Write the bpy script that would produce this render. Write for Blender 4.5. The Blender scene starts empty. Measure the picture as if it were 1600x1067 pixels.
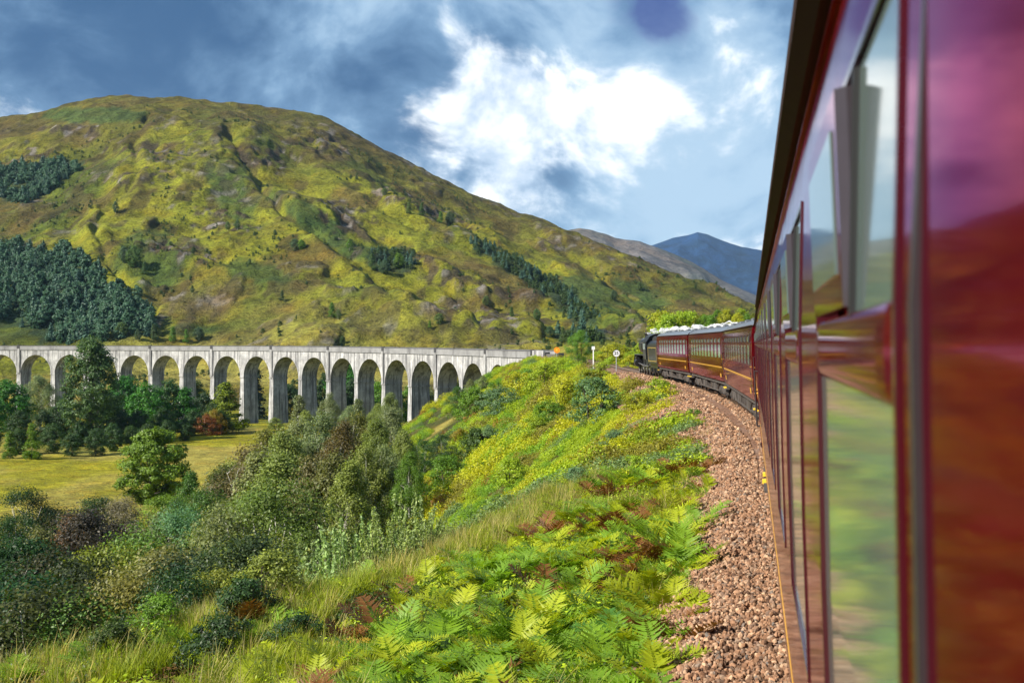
import bpy, math, random
import numpy as np
from mathutils import Vector, Matrix

random.seed(7)
RNG = np.random.default_rng(7)
R_ = math.radians
SC = bpy.context.scene
COL = SC.collection

# ------------------------------------------------------------------ camera, sky, sun, exposure
EYE = 2.9                 # metres above rail level
FPX, CX, HY = 1850.0, 800.0, 537.0     # focal length in photo pixels, centre column, horizon row
cam_d = bpy.data.cameras.new('camera')
cam = bpy.data.objects.new('camera', cam_d); COL.objects.link(cam)
cam.location = (0, 0, EYE); cam.rotation_euler = (R_(90), 0, 0)
cam_d.sensor_width = 36.0; cam_d.lens = 36.0 * FPX / 1600.0
cam_d.shift_y = (HY - 533.5) / 1600.0
cam_d.clip_start = 0.05; cam_d.clip_end = 80000
cam_d.dof.use_dof = True; cam_d.dof.focus_distance = 45.0; cam_d.dof.aperture_fstop = 8.0
SC.camera = cam

SUN_AZ, SUN_EL = math.atan2(-0.88, -0.47), R_(36)      # azimuth from +Y towards +X
SUN_DIR = Vector((math.sin(SUN_AZ) * math.cos(SUN_EL), math.cos(SUN_AZ) * math.cos(SUN_EL), math.sin(SUN_EL)))
sun_d = bpy.data.lights.new('sun', 'SUN'); sun = bpy.data.objects.new('sun', sun_d); COL.objects.link(sun)
sun_d.energy = 5.0; sun_d.angle = R_(0.5); sun_d.color = (1.0, 0.93, 0.80)
sun.rotation_euler = SUN_DIR.to_track_quat('Z', 'Y').to_euler()
SKY_STRENGTH = 0.10

SC.view_settings.view_transform = 'Standard'; SC.view_settings.look = 'None'
SC.view_settings.gamma = 1.0; SC.view_settings.use_curve_mapping = False
SC.view_settings.exposure = 1.10
SC.render.engine = 'CYCLES'
cy = SC.cycles
cy.max_bounces = 6; cy.diffuse_bounces = 3; cy.glossy_bounces = 3; cy.transmission_bounces = 3
cy.transparent_max_bounces = 6; cy.volume_bounces = 0
cy.use_denoising = True; cy.use_adaptive_sampling = True; cy.adaptive_threshold = 0.015
cy.caustics_reflective = False; cy.caustics_refractive = False


def pix(px, py, depth):
    """world point seen at a photo pixel at a given depth (metres along +Y)"""
    return Vector(((px - CX) / FPX * depth, depth, EYE - (py - HY) / FPX * depth))


class NT:
    """tiny node-tree helper"""
    def __init__(self, tree):
        self.t = tree; self.n = tree.nodes; self.l = tree.links

    def node(self, typ, inputs=None, **props):
        nd = self.n.new(typ)
        for k, v in props.items():
            setattr(nd, k, v)
        for k, v in (inputs or {}).items():
            self.set(nd, k, v)
        return nd

    def set(self, nd, k, v):
        s = nd.inputs[k]
        if isinstance(v, bpy.types.NodeSocket):
            self.l.new(v, s)
        elif isinstance(v, bpy.types.Node):
            self.l.new(v.outputs[0], s)
        else:
            if s.type == 'RGBA' and len(v) == 3:
                v = (*v, 1)
            s.default_value = v

    def math(self, op, a, b=0.0, clamp=False):
        nd = self.node('ShaderNodeMath', {0: a, 1: b}, operation=op, use_clamp=clamp)
        return nd.outputs[0]

    def vmath(self, op, a, b=None):
        nd = self.node('ShaderNodeVectorMath', {0: a}, operation=op)
        if b is not None:
            self.set(nd, 1, b)
        return nd.outputs['Value'] if op in ('DISTANCE', 'LENGTH', 'DOT_PRODUCT') else nd.outputs[0]

    def mix(self, fac, a, b, blend='MIX'):
        nd = self.node('ShaderNodeMix', data_type='RGBA', blend_type=blend)
        self.set(nd, 0, fac); self.set(nd, 6, a); self.set(nd, 7, b)
        return nd.outputs[2]

    def ramp(self, fac, stops, interp='LINEAR'):
        nd = self.node('ShaderNodeValToRGB', {0: fac})
        cr = nd.color_ramp; cr.interpolation = interp
        while len(cr.elements) < len(stops):
            cr.elements.new(0.5)
        for e, (p, c) in zip(cr.elements, stops):
            e.position = p; e.color = (*c, 1) if len(c) == 3 else c
        return nd.outputs[0]

    def noise(self, vec, scale, detail=4, rough=0.55, dist=0.0):
        nd = self.node('ShaderNodeTexNoise', {'Scale': scale, 'Detail': detail, 'Roughness': rough, 'Distortion': dist})
        if vec is not None:
            self.set(nd, 'Vector', vec)
        return nd.outputs[0]

    def maprange(self, v, a, b, c=0.0, d=1.0, smooth=True):
        nd = self.node('ShaderNodeMapRange', {0: v, 1: a, 2: b, 3: c, 4: d})
        nd.interpolation_type = 'SMOOTHSTEP' if smooth else 'LINEAR'
        return nd.outputs[0]

    def mapping(self, vec, scale=(1, 1, 1), rot=(0, 0, 0), loc=(0, 0, 0)):
        nd = self.node('ShaderNodeMapping', {'Vector': vec, 'Scale': scale, 'Rotation': rot, 'Location': loc})
        return nd.outputs[0]


# ---- world: Nishita sky with drifting broken cloud
W = bpy.data.worlds.new('World'); SC.world = W; W.use_nodes = True
nt = NT(W.node_tree); nt.n.clear()
sky = nt.node('ShaderNodeTexSky', sky_type='NISHITA', sun_disc=False)
sky.sun_elevation = SUN_EL; sky.sun_rotation = SUN_AZ % (2 * math.pi)
sky.altitude = 100; sky.air_density = 1.0; sky.dust_density = 0.6; sky.ozone_density = 2.0
tc = nt.node('ShaderNodeTexCoord')
d = tc.outputs['Generated']
warp = nt.node('ShaderNodeTexNoise', {'Vector': d, 'Scale': 4.5, 'Detail': 2.0})
dw = nt.vmath('ADD', d, nt.vmath('MULTIPLY', nt.vmath('SUBTRACT', warp.outputs['Color'], (0.5, 0.5, 0.5)), (0.12, 0.12, 0.12)))
ds = nt.mapping(dw, scale=(1.0, 1.0, 1.5))
n_big = nt.noise(ds, 3.2, 3, 0.5)
n_mid = nt.noise(ds, 8.5, 10, 0.57)
n_fine = nt.noise(nt.mapping(dw, scale=(1, 1, 1.3), loc=(3.1, 0.2, 1.7)), 22.0, 8, 0.56)


def blob(px, py, r, inner=0.0):
    v = Vector(((px - CX) / FPX, 1.0, (HY - py) / FPX)).normalized()
    return nt.maprange(nt.vmath('DISTANCE', dw, tuple(v)), r / FPX, inner * r / FPX, 0.0, 1.0)


def total(items):
    acc = None
    for it, w in items:
        t = nt.math('MULTIPLY', it, w)
        acc = t if acc is None else nt.math('ADD', acc, t)
    return acc


white = total([(blob(730, 215, 230), .56), (blob(765, 120, 160), .30), (blob(880, 100, 230), .30), (blob(960, 40, 180), .14),
               (blob(850, 270, 220), .32), (blob(1000, 160, 300), .13), (blob(1150, 60, 240), .08), (blob(1165, 385, 130), .60),
               (blob(30, 195, 140), .34),
               (blob(850, 30, 170), -.55), (blob(1022, -10, 110), -.8), (blob(715, 262, 90), -.32), (blob(1080, 320, 190), -.30),
               (blob(300, 60, 480), -.30), (blob(590, 120, 150), -.25)])
white = nt.math('ADD', white, total([(nt.math('SUBTRACT', n_mid, .5), 1.5), (nt.math('SUBTRACT', n_fine, .5), .9), (nt.math('SUBTRACT', n_big, .5), .6)]))
cover = total([(nt.math('SUBTRACT', n_big, .5), 1.7), (nt.math('SUBTRACT', n_mid, .5), 2.1), (nt.math('SUBTRACT', n_fine, .5), .7), (blob(850, 30, 170), -.30), (blob(1022, -10, 110), -.9),
               (blob(1060, 180, 480), .56), (blob(180, 40, 420), -.30), (blob(520, 70, 220), .14)])
K = 1.0 / SKY_STRENGTH
kc = lambda r, g, b: (r * K * .49, g * K * .49, b * K * .49)
veil = nt.mix(nt.maprange(cover, -.62, .36), kc(.032, .105, .25), kc(.25, .43, .65))
veil = nt.mix(nt.maprange(nt.math('ADD', cover, nt.math('MULTIPLY', n_fine, .45)), .10, .85), veil, kc(.48, .66, .84))
shade = nt.mix(nt.maprange(nt.math('ADD', n_fine, nt.math('MULTIPLY', n_mid, .6)), .60, 1.0), kc(.56, .70, .88), kc(1.42, 1.42, 1.40))
cloud = nt.mix(nt.maprange(white, .11, .50), veil, shade)
hb = blob(1022, -30, 110)
hole = nt.maprange(nt.math('MULTIPLY', hb, nt.math('ADD', 1.0, total([(nt.math('SUBTRACT', n_mid, .5), 5.0), (nt.math('SUBTRACT', n_fine, .5), 4.0)]))), .22, .85)
cloud = nt.mix(nt.math('MULTIPLY', hole, .8), cloud, kc(.045, .065, .30))
final = nt.mix(0.94, sky, cloud)
bg = nt.node('ShaderNodeBackground', {'Color': final, 'Strength': SKY_STRENGTH})
nt.l.new(bg.outputs[0], nt.node('ShaderNodeOutputWorld').inputs['Surface'])


# ------------------------------------------------------------------ numeric noise
def _hash(ix, iy, seed):
    h = (ix.astype(np.int64) * 374761393 + iy.astype(np.int64) * 668265263 + seed * 1442695041) & 0xffffffff
    h = ((h ^ (h >> 13)) * 1274126177) & 0xffffffff
    return ((h ^ (h >> 16)) & 0xffff) / 65535.0


def vnoise(x, y, seed=0):
    x = np.asarray(x, float); y = np.asarray(y, float)
    ix = np.floor(x); iy = np.floor(y); fx = x - ix; fy = y - iy
    fx = fx * fx * fx * (fx * (fx * 6 - 15) + 10); fy = fy * fy * fy * (fy * (fy * 6 - 15) + 10)
    a = _hash(ix, iy, seed); b = _hash(ix + 1, iy, seed); c = _hash(ix, iy + 1, seed); e = _hash(ix + 1, iy + 1, seed)
    return (a + (b - a) * fx) * (1 - fy) + (c + (e - c) * fx) * fy


def fbm(x, y, octaves=4, seed=0, gain=0.5):
    t = 0.0; amp = 1.0; norm = 0.0
    for o in range(octaves):
        t = t + amp * (vnoise(x * 2 ** o + 17.3 * o, y * 2 ** o - 9.1 * o, seed + o) - .5) * 2
        norm += amp; amp *= gain
    return t / norm


def sstep(a, b, x):
    t = np.clip((np.asarray(x, float) - a) / (b - a), 0, 1)
    return t * t * (3 - 2 * t)


# ------------------------------------------------------------------ mesh helpers
def np_mesh(name, V, F, smooth=False, mats=(), face_attr=None, vcol=None, mat_idx=None):
    """V (n,3), F (m,k) with k 3 or 4"""
    V = np.asarray(V, np.float32); F = np.asarray(F, np.int32)
    me = bpy.data.meshes.new(name)
    me.vertices.add(len(V)); me.vertices.foreach_set('co', V.ravel())
    k = F.shape[1]
    me.loops.add(F.size); me.loops.foreach_set('vertex_index', F.ravel())
    me.polygons.add(len(F)); me.polygons.foreach_set('loop_start', np.arange(0, F.size, k, dtype=np.int32))
    for m in mats:
        me.materials.append(m)
    if mat_idx is not None:
        me.polygons.foreach_set('material_index', np.asarray(mat_idx, np.int32))
    me.update(calc_edges=True)
    me.polygons.foreach_set('use_smooth', np.full(len(F), smooth))
    if face_attr is not None:
        a = me.attributes.new('rnd', 'FLOAT', 'FACE'); a.data.foreach_set('value', np.asarray(face_attr, np.float32))
    if vcol is not None:
        a = me.attributes.new('tint', 'FLOAT_COLOR', 'POINT')
        c = np.ones((len(V), 4), np.float32); c[:, :3] = vcol
        a.data.foreach_set('color', c.ravel())
    return me


def link(name, data, parent=None, kind=None):
    o = bpy.data.objects.new(name, data); COL.objects.link(o)
    if parent is not None:
        o.parent = parent
    if kind:
        o['kind'] = kind
    return o


def tag(o, label, cat, group=None):
    o['label'] = label; o['category'] = cat
    if group:
        o['group'] = group
    return o


def empty(name, loc=(0, 0, 0), rz=0.0, rx=0.0):
    o = bpy.data.objects.new(name, None); COL.objects.link(o)
    o.location = loc; o.rotation_euler = (rx, 0, rz); o.empty_display_size = .3
    return o


class MB:
    """collects simple solids into one mesh"""
    def __init__(self):
        self.v = []; self.f = []; self.m = []

    def add(self, vs, fs, mi=0):
        b = len(self.v); self.v += [tuple(p) for p in vs]
        self.f += [tuple(i + b for i in f) for f in fs]; self.m += [mi] * len(fs)
        return self

    def box(self, x0, x1, y0, y1, z0, z1, mi=0):
        vs = [(x, y, z) for x in (x0, x1) for y in (y0, y1) for z in (z0, z1)]
        return self.add(vs, [(0, 1, 3, 2), (4, 6, 7, 5), (0, 4, 5, 1), (2, 3, 7, 6), (0, 2, 6, 4), (1, 5, 7, 3)], mi)

    def cyl(self, p0, p1, r0, r1=None, n=12, caps=True, mi=0):
        r1 = r0 if r1 is None else r1
        p0 = Vector(p0); p1 = Vector(p1); ax = (p1 - p0).normalized()
        a = ax.orthogonal().normalized(); b = ax.cross(a)
        vs = []
        for p, r in ((p0, r0), (p1, r1)):
            for i in range(n):
                t = 2 * math.pi * i / n
                vs.append(p + a * math.cos(t) * r + b * math.sin(t) * r)
        fs = [(i, (i + 1) % n, n + (i + 1) % n, n + i) for i in range(n)]
        if caps:
            fs += [tuple(range(n - 1, -1, -1)), tuple(range(n, 2 * n))]
        return self.add(vs, fs, mi)

    def lathe(self, prof, origin, axis, n=16, mi=0):
        """prof: (distance along axis, radius)"""
        o = Vector(origin); ax = Vector(axis).normalized(); a = ax.orthogonal().normalized(); b = ax.cross(a)
        vs = []; fs = []
        for (h, r) in prof:
            for i in range(n):
                t = 2 * math.pi * i / n
                vs.append(o + ax * h + a * (math.cos(t) * r) + b * (math.sin(t) * r))
        for k in range(len(prof) - 1):
            for i in range(n):
                j = (i + 1) % n
                fs.append((k * n + i, k * n + j, (k + 1) * n + j, (k + 1) * n + i))
        return self.add(vs, fs, mi)

    def prism(self, poly, y0, y1, plane='xz', mi=0):
        n = len(poly); vs = []
        for y in (y0, y1):
            for (p, q) in poly:
                vs.append({'xz': (p, y, q), 'yz': (y, p, q), 'xy': (p, q, y)}[plane])
        fs = [(i, (i + 1) % n, n + (i + 1) % n, n + i) for i in range(n)]
        fs += [tuple(range(n - 1, -1, -1)), tuple(range(n, 2 * n))]
        return self.add(vs, fs, mi)

    def mesh(self, name, mats, smooth=False):
        me = bpy.data.meshes.new(name); me.from_pydata(self.v, [], self.f)
        for m in (mats if isinstance(mats, (list, tuple)) else [mats]):
            me.materials.append(m)
        me.polygons.foreach_set('material_index', self.m)
        me.update()
        import bmesh
        bm = bmesh.new(); bm.from_mesh(me); bmesh.ops.recalc_face_normals(bm, faces=bm.faces); bm.to_mesh(me); bm.free()
        if smooth:
            me.polygons.foreach_set('use_smooth', [True] * len(me.polygons))
            try:
                me.set_sharp_from_angle(angle=R_(40))
            except Exception:
                pass
        return me

    def build(self, name, mats, parent=None, smooth=False, bevel=0.0, kind=None):
        o = link(name, self.mesh(name, mats, smooth), parent, kind)
        if bevel:
            b = o.modifiers.new('bevel', 'BEVEL'); b.width = bevel; b.segments = 2; b.limit_method = 'ANGLE'
        return o


# ------------------------------------------------------------------ materials
def mat(name):
    m = bpy.data.materials.new(name); m.use_nodes = True
    t = NT(m.node_tree); t.n.clear()
    out = t.node('ShaderNodeOutputMaterial')
    return m, t, out


def simple(name, col, rough=0.6, metal=0.0, coat=0.0, spec=0.5, var=0.25, nscale=6.0, bump=0.0, dirt=None, coat_rough=0.04):
    m, t, out = mat(name)
    geo = t.node('ShaderNodeNewGeometry').outputs['Position']
    n = t.noise(geo, nscale, 5, .6)
    c = t.mix(n, tuple(x * (1 - var) for x in col), tuple(min(1, x * (1 + var)) for x in col))
    if dirt:
        dn = t.maprange(t.noise(t.mapping(geo, scale=(1, 1, .35)), nscale * .6, 6, .65), .48, .75)
        c = t.mix(t.math('MULTIPLY', dn, dirt[1]), c, dirt[0])
    b = t.node('ShaderNodeBsdfPrincipled', {'Base Color': c, 'Roughness': rough, 'Metallic': metal, 'Coat Weight': coat,
                                            'Coat Roughness': coat_rough, 'Specular IOR Level': spec})
    if bump:
        bp = t.node('ShaderNodeBump', {'Strength': bump, 'Distance': .02, 'Height': t.noise(geo, nscale * 4, 5, .65)})
        t.set(b, 'Normal', bp)
    t.l.new(b.outputs[0], out.inputs['Surface'])
    return m


def leaf_mat(name, col=None, trans=0.35, var=0.55, rough=.5, hue=(1.14, 1.05, .7)):
    """foliage: colour from the object's own colour (or fixed), varied from leaf to leaf"""
    m, t, out = mat(name)
    oi = t.node('ShaderNodeObjectInfo')
    base = oi.outputs['Color'] if col is None else t.node('ShaderNodeRGB').outputs[0]
    if col is not None:
        base.node.outputs[0].default_value = (*col, 1)
    rnd = t.node('ShaderNodeAttribute', attribute_name='rnd').outputs['Fac']
    geo = t.node('ShaderNodeNewGeometry').outputs['Position']
    clump = t.noise(geo, .9, 3, .5)
    k = t.math('ADD', t.math('MULTIPLY', rnd, var), t.math('MULTIPLY', clump, .5))
    v = t.maprange(k, .1, var * .9 + .4, 1 - var, 1 + var * .75, False)
    c = t.node('ShaderNodeVectorMath', {0: base}, operation='SCALE'); t.l.new(v, c.inputs['Scale'])
    warm = t.vmath('MULTIPLY', c.outputs[0], hue)
    hfac = t.maprange(t.math('ADD', t.math('MULTIPLY', oi.outputs['Random'], .5), t.math('MULTIPLY', rnd, .6)), .35, 1.0, 0, 1)
    cc = t.mix(hfac, c.outputs[0], warm)
    b = t.node('ShaderNodeBsdfPrincipled', {'Base Color': cc, 'Roughness': rough, 'Specular IOR Level': .30})
    tr = t.node('ShaderNodeBsdfTranslucent', {'Color': t.vmath('MULTIPLY', cc, (1.35, 1.35, .6))})
    mx = t.node('ShaderNodeMixShader', {0: trans}); t.l.new(b.outputs[0], mx.inputs[1]); t.l.new(tr.outputs[0], mx.inputs[2])
    t.l.new(mx.outputs[0], out.inputs['Surface'])
    return m


def ground_mat(name, scale=1.0, rough=.9, bump=.6, fine=1.0):
    """ground cover: large patches from the terrain's own tint, broken up by procedural tufts"""
    m, t, out = mat(name)
    geo = t.node('ShaderNodeNewGeometry').outputs['Position']
    tint = t.node('ShaderNodeAttribute', attribute_name='tint').outputs['Color']
    n1 = t.noise(geo, 1.7 * scale, 7, .70); n2 = t.noise(geo, .22 * scale, 5, .6, .6); n3 = t.noise(t.mapping(geo, scale=(1, 1, 2.2)), .075 * scale, 5, .62, .4)
    k = total_([(n1, .5 * fine), (n2, .6), (n3, .6)], t)
    v = t.maprange(k, .5 * (.5 * fine + 1.2) - .24, .5 * (.5 * fine + 1.2) + .24, .34, 1.72, False)
    c = t.node('ShaderNodeVectorMath', {0: tint}, operation='SCALE'); t.l.new(v, c.inputs['Scale'])
    warm = t.vmath('MULTIPLY', c.outputs[0], (1.10, .95, .8))
    cc = t.mix(t.maprange(t.noise(geo, .13 * scale, 4, .6), .45, .68), c.outputs[0], warm)
    spk = t.maprange(t.noise(t.mapping(geo, scale=(1, 1, 1.8), loc=(5, 2, 8)), 1.0 * scale, 8, .74), .485, .60, 0, .78)
    cc = t.mix(spk, cc, t.vmath('MULTIPLY', cc, (.42, .42, .5)))
    b = t.node('ShaderNodeBsdfPrincipled', {'Base Color': cc, 'Roughness': rough, 'Specular IOR Level': .12})
    h = total_([(n1, .9), (n2, 1.6), (n3, 2.0)], t)
    bp = t.node('ShaderNodeBump', {'Strength': bump, 'Distance': 1.3 / scale, 'Height': h})
    t.set(b, 'Normal', bp)
    t.l.new(b.outputs[0], out.inputs['Surface'])
    return m


def total_(items, t):
    acc = None
    for it, w in items:
        x = t.math('MULTIPLY', it, w)
        acc = x if acc is None else t.math('ADD', acc, x)
    return acc


M = {}
M['leaf'] = leaf_mat('leaf')
M['needle'] = leaf_mat('needle', trans=.12, var=.45, hue=(.9, 1.0, .95))
M['ground'] = ground_mat('ground_cover', 1.6)
M['hill'] = ground_mat('hill_grass', .32, bump=.85)
M['far'] = ground_mat('far_heath', .03, bump=.5)
M['bark'] = simple('bark', (.075, .06, .045), .9, nscale=9, bump=.5, var=.4)
M['birchbark'] = simple('birch_bark', (.50, .48, .42), .8, nscale=5, var=.15, dirt=((.04, .035, .03), .8))
M['rail'] = simple('rail_steel', (.11, .075, .05), .45, .7, nscale=3)
M['sleeper'] = simple('sleeper_timber', (.15, .11, .085), .85, nscale=4, var=.4, bump=.4)
M['black'] = simple('loco_black', (.010, .010, .012), .38, 0, .15, nscale=3, var=.4)
M['loco_line'] = simple('lining', (.5, .33, .06), .5)
M['underframe'] = simple('underframe_grime', (.055, .046, .042), .8, nscale=3, var=.5, dirt=((.15, .11, .08), .6))
M['roof'] = simple('roof_grey', (.085, .095, .11), .42, 0, .2, nscale=2, var=.25)
M['gold'] = simple('gold_lining', (.52, .28, .03), .5)
M['yellow'] = simple('yellow_paint', (.75, .5, .03), .5)
M['rubber'] = simple('black_rubber', (.012, .012, .013), .5, var=.2)
M['gutter'] = simple('rain_strip', (.030, .016, .011), .7, 0, .0, .08, nscale=8, var=.4)
M['greymetal'] = simple('grey_metal', (.035, .030, .034), .4, .3, nscale=20, var=.3)
M['vent'] = simple('vent_grey', (.034, .026, .032), .38, .1, .3, nscale=14, var=.25)
M['interior'] = simple('interior', (.05, .05, .05), .8)
M['white'] = simple('white_enamel', (.80, .80, .78), .4, var=.06)
M['signtext'] = simple('sign_figures', (.012, .015, .05), .5, var=.1)
M['orange'] = simple('orange_enamel', (.85, .26, .01), .45, var=.1)
M['steel'] = simple('galvanised', (.45, .46, .46), .45, .5)


def paint_mat():
    m, t, out = mat('maroon_coach_paint')
    geo = t.node('ShaderNodeNewGeometry').outputs['Position']
    n = t.noise(geo, 1.7, 4, .6)
    c = t.mix(n, (.32, .010, .022), (.42, .020, .028))
    dust = t.maprange(t.noise(t.mapping(geo, scale=(1, 1, .5)), 5.0, 6, .65), .5, .8, 0, .18)
    c = t.mix(dust, c, (.30, .12, .07))
    b = t.node('ShaderNodeBsdfPrincipled', {'Base Color': c, 'Roughness': t.maprange(n, .3, .7, .05, .10), 'Metallic': .85,
                                            'Specular Tint': (.40, .09, .36), 'Coat Weight': .06, 'Coat Roughness': .03})
    bp = t.node('ShaderNodeBump', {'Strength': .08, 'Distance': .004, 'Height': t.noise(geo, 2.2, 3, .5)})
    t.set(b, 'Normal', bp); t.set(b, 'Coat Normal', bp)
    t.l.new(b.outputs[0], out.inputs['Surface'])
    return m


def glass_mat():
    m, t, out = mat('window_glass')
    geo = t.node('ShaderNodeNewGeometry').outputs['Position']
    bp = t.node('ShaderNodeBump', {'Strength': .05, 'Distance': .004, 'Height': t.noise(geo, 1.6, 2, .5)})
    b = t.node('ShaderNodeBsdfPrincipled', {'Base Color': (.10, .145, .132), 'Roughness': .07, 'IOR': 1.55, 'Specular IOR Level': .8,
                                            'Specular Tint': (.85, 1.0, .97), 'Normal': bp})
    t.l.new(b.outputs[0], out.inputs['Surface'])
    return m


def concrete_mat():
    m, t, out = mat('mass_concrete')
    geo = t.node('ShaderNodeNewGeometry').outputs['Position']
    n = t.noise(geo, .35, 6, .65)
    streak = t.noise(t.mapping(geo, scale=(1.1, 1.1, .07)), .9, 6, .7)
    lift = t.noise(t.mapping(geo, scale=(.02, .02, 1.6)), 1.0, 2, .5)
    c = t.mix(t.maprange(n, .3, .7), (.24, .24, .245), (.44, .44, .445))
    c = t.mix(t.maprange(streak, .45, .62, 0, .88), c, (.085, .085, .09))
    c = t.mix(t.maprange(lift, .55, .62, 0, .25), c, (.22, .21, .21))
    c = t.mix(t.maprange(t.noise(geo, 1.1, 6, .75), .50, .72, 0, .75), c, (.16, .155, .15))
    c = t.mix(t.maprange(t.noise(t.mapping(geo, loc=(40, 3, 9), scale=(1, 1, .3)), .5, 4, .6), .60, .75, 0, .7), c, (.48, .475, .47))
    b = t.node('ShaderNodeBsdfPrincipled', {'Base Color': c, 'Roughness': .9, 'Specular IOR Level': .2})
    bp = t.node('ShaderNodeBump', {'Strength': .5, 'Distance': .15, 'Height': t.noise(geo, 1.5, 5, .65)})
    t.set(b, 'Normal', bp)
    t.l.new(b.outputs[0], out.inputs['Surface'])
    return m


def stone_mat():
    m, t, out = mat('granite_ballast')
    oi = t.node('ShaderNodeObjectInfo').outputs['Random']
    geo = t.node('ShaderNodeNewGeometry').outputs['Position']
    c = t.ramp(oi, [(0, (.055, .030, .019)), (.22, (.165, .088, .050)), (.5, (.27, .152, .090)), (.72, (.12, .078, .056)), (.88, (.40, .26, .165)), (1, (.10, .088, .08))], 'LINEAR')
    n = t.noise(geo, 45, 5, .65)
    c = t.mix(t.maprange(n, .35, .75), c, t.vmath('MULTIPLY', c, (1.5, 1.45, 1.4)))
    b = t.node('ShaderNodeBsdfPrincipled', {'Base Color': c, 'Roughness': .85, 'Specular IOR Level': .25})
    bp = t.node('ShaderNodeBump', {'Strength': .4, 'Distance': .01, 'Height': n})
    t.set(b, 'Normal', bp)
    t.l.new(b.outputs[0], out.inputs['Surface'])
    return m


def ballast_mat():
    m, t, out = mat('ballast_bed')
    geo = t.node('ShaderNodeNewGeometry').outputs['Position']
    vo = t.node('ShaderNodeTexVoronoi', {'Vector': geo, 'Scale': 11.0})
    c = t.ramp(vo.outputs['Color'], [(0, (.05, .026, .017)), (.4, (.16, .08, .047)), (.7, (.24, .13, .078)), (1, (.13, .09, .07))])
    n = t.noise(geo, .7, 5, .6)
    c = t.mix(t.maprange(n, .4, .75, 0, .6), c, (.22, .165, .14))
    b = t.node('ShaderNodeBsdfPrincipled', {'Base Color': c, 'Roughness': .9, 'Specular IOR Level': .2})
    bp = t.node('ShaderNodeBump', {'Strength': .8, 'Distance': .06, 'Height': t.math('SUBTRACT', 1.0, vo.outputs['Distance'])})
    t.set(b, 'Normal', bp)
    t.l.new(b.outputs[0], out.inputs['Surface'])
    return m


M['recess'] = simple('dark_concrete', (.035, .035, .038), .9)
M['coping'] = simple('coping_concrete', (.085, .085, .09), .9, nscale=.6, var=.5, bump=.3)
M['parapet'] = simple('stained_concrete', (.20, .20, .205), .9, nscale=.45, var=.55, bump=.3, dirt=((.045, .045, .05), .85))
M['paint'] = paint_mat(); M['glass'] = glass_mat(); M['concrete'] = concrete_mat(); M['stone'] = stone_mat(); M['ballast'] = ballast_mat()

# ------------------------------------------------------------------ the railway's centre line
HEAD0 = R_(11.37)
F0 = np.array([math.sin(HEAD0), math.cos(HEAD0)]); N0 = np.array([math.cos(HEAD0), -math.sin(HEAD0)])
ctl = [F0 * s + N0 * 1.65 for s in (-60, -30, 0, 20, 38)]
ctl += [np.array(p) for p in ((12.4, 63), (13.45, 83), (13.75, 103), (13.6, 122), (13.4, 150), (13.1, 180), (11.6, 215), (6.6, 247))]
# viaduct: a circular arc, fitted to its piers
VR = 281.4; VH0 = .4023; VX0 = -6.135; VZ0 = 276.85; V_HALF = 2.75


def via(a):
    """centre line of the viaduct, a metres on from the first numbered pier; returns point, heading(left of +Y)"""
    h = VH0 + a / VR
    x = VX0 + VR * (math.cos(h) - math.cos(VH0)); y = VZ0 + VR * (math.sin(h) - math.sin(VH0))
    return np.array([x + V_HALF * math.cos(h), y + V_HALF * math.sin(h)]), h


ctl += [via(a)[0] for a in range(0, 331, 22)]
ctl = np.array(ctl)


def catmull(P, step=1.0):
    out = []
    for i in range(1, len(P) - 2):
        p0, p1, p2, p3 = P[i - 1:i + 3]
        n = max(4, int(np.linalg.norm(p2 - p1) / .5))
        t = np.linspace(0, 1, n, endpoint=False)[:, None]
        # centripetal-ish: scale tangents to the chord
        d = np.linalg.norm(p2 - p1)
        m1 = (p2 - p0) / (np.linalg.norm(p2 - p0)) * d; m2 = (p3 - p1) / np.linalg.norm(p3 - p1) * d
        out.append((2 * t**3 - 3 * t**2 + 1) * p1 + (t**3 - 2 * t**2 + t) * m1 + (-2 * t**3 + 3 * t**2) * p2 + (t**3 - t**2) * m2)
    q = np.vstack(out)
    s = np.concatenate([[0], np.cumsum(np.linalg.norm(np.diff(q, axis=0), axis=1))])
    ss = np.arange(0, s[-1], step)
    return np.stack([np.interp(ss, s, q[:, 0]), np.interp(ss, s, q[:, 1])], 1)


TRK = catmull(ctl)
_i0 = np.argmin(np.linalg.norm(TRK - N0 * 1.65, axis=1))
TS = np.arange(len(TRK)) - _i0 - (F0 @ (N0 * 1.65 - TRK[_i0]))     # s = 0 beside the camera
TS = TS + 0.0
S_ABUT = float(TS[np.argmin(np.linalg.norm(TRK - via(-34)[0], axis=1))])


def trk(s):
    p = np.array([np.interp(s, TS, TRK[:, 0]), np.interp(s, TS, TRK[:, 1])])
    q = np.array([np.interp(s + .6, TS, TRK[:, 0]), np.interp(s + .6, TS, TRK[:, 1])]) - np.array([np.interp(s - .6, TS, TRK[:, 0]), np.interp(s - .6, TS, TRK[:, 1])])
    q /= np.linalg.norm(q)
    return p, q          # point, forward unit


def rail_z(s):
    return 0.75 * sstep(130, 330, s)


CANT = R_(3.0)


def cant_at(s):
    return CANT * (1 - sstep(120, 170, s))


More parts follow.
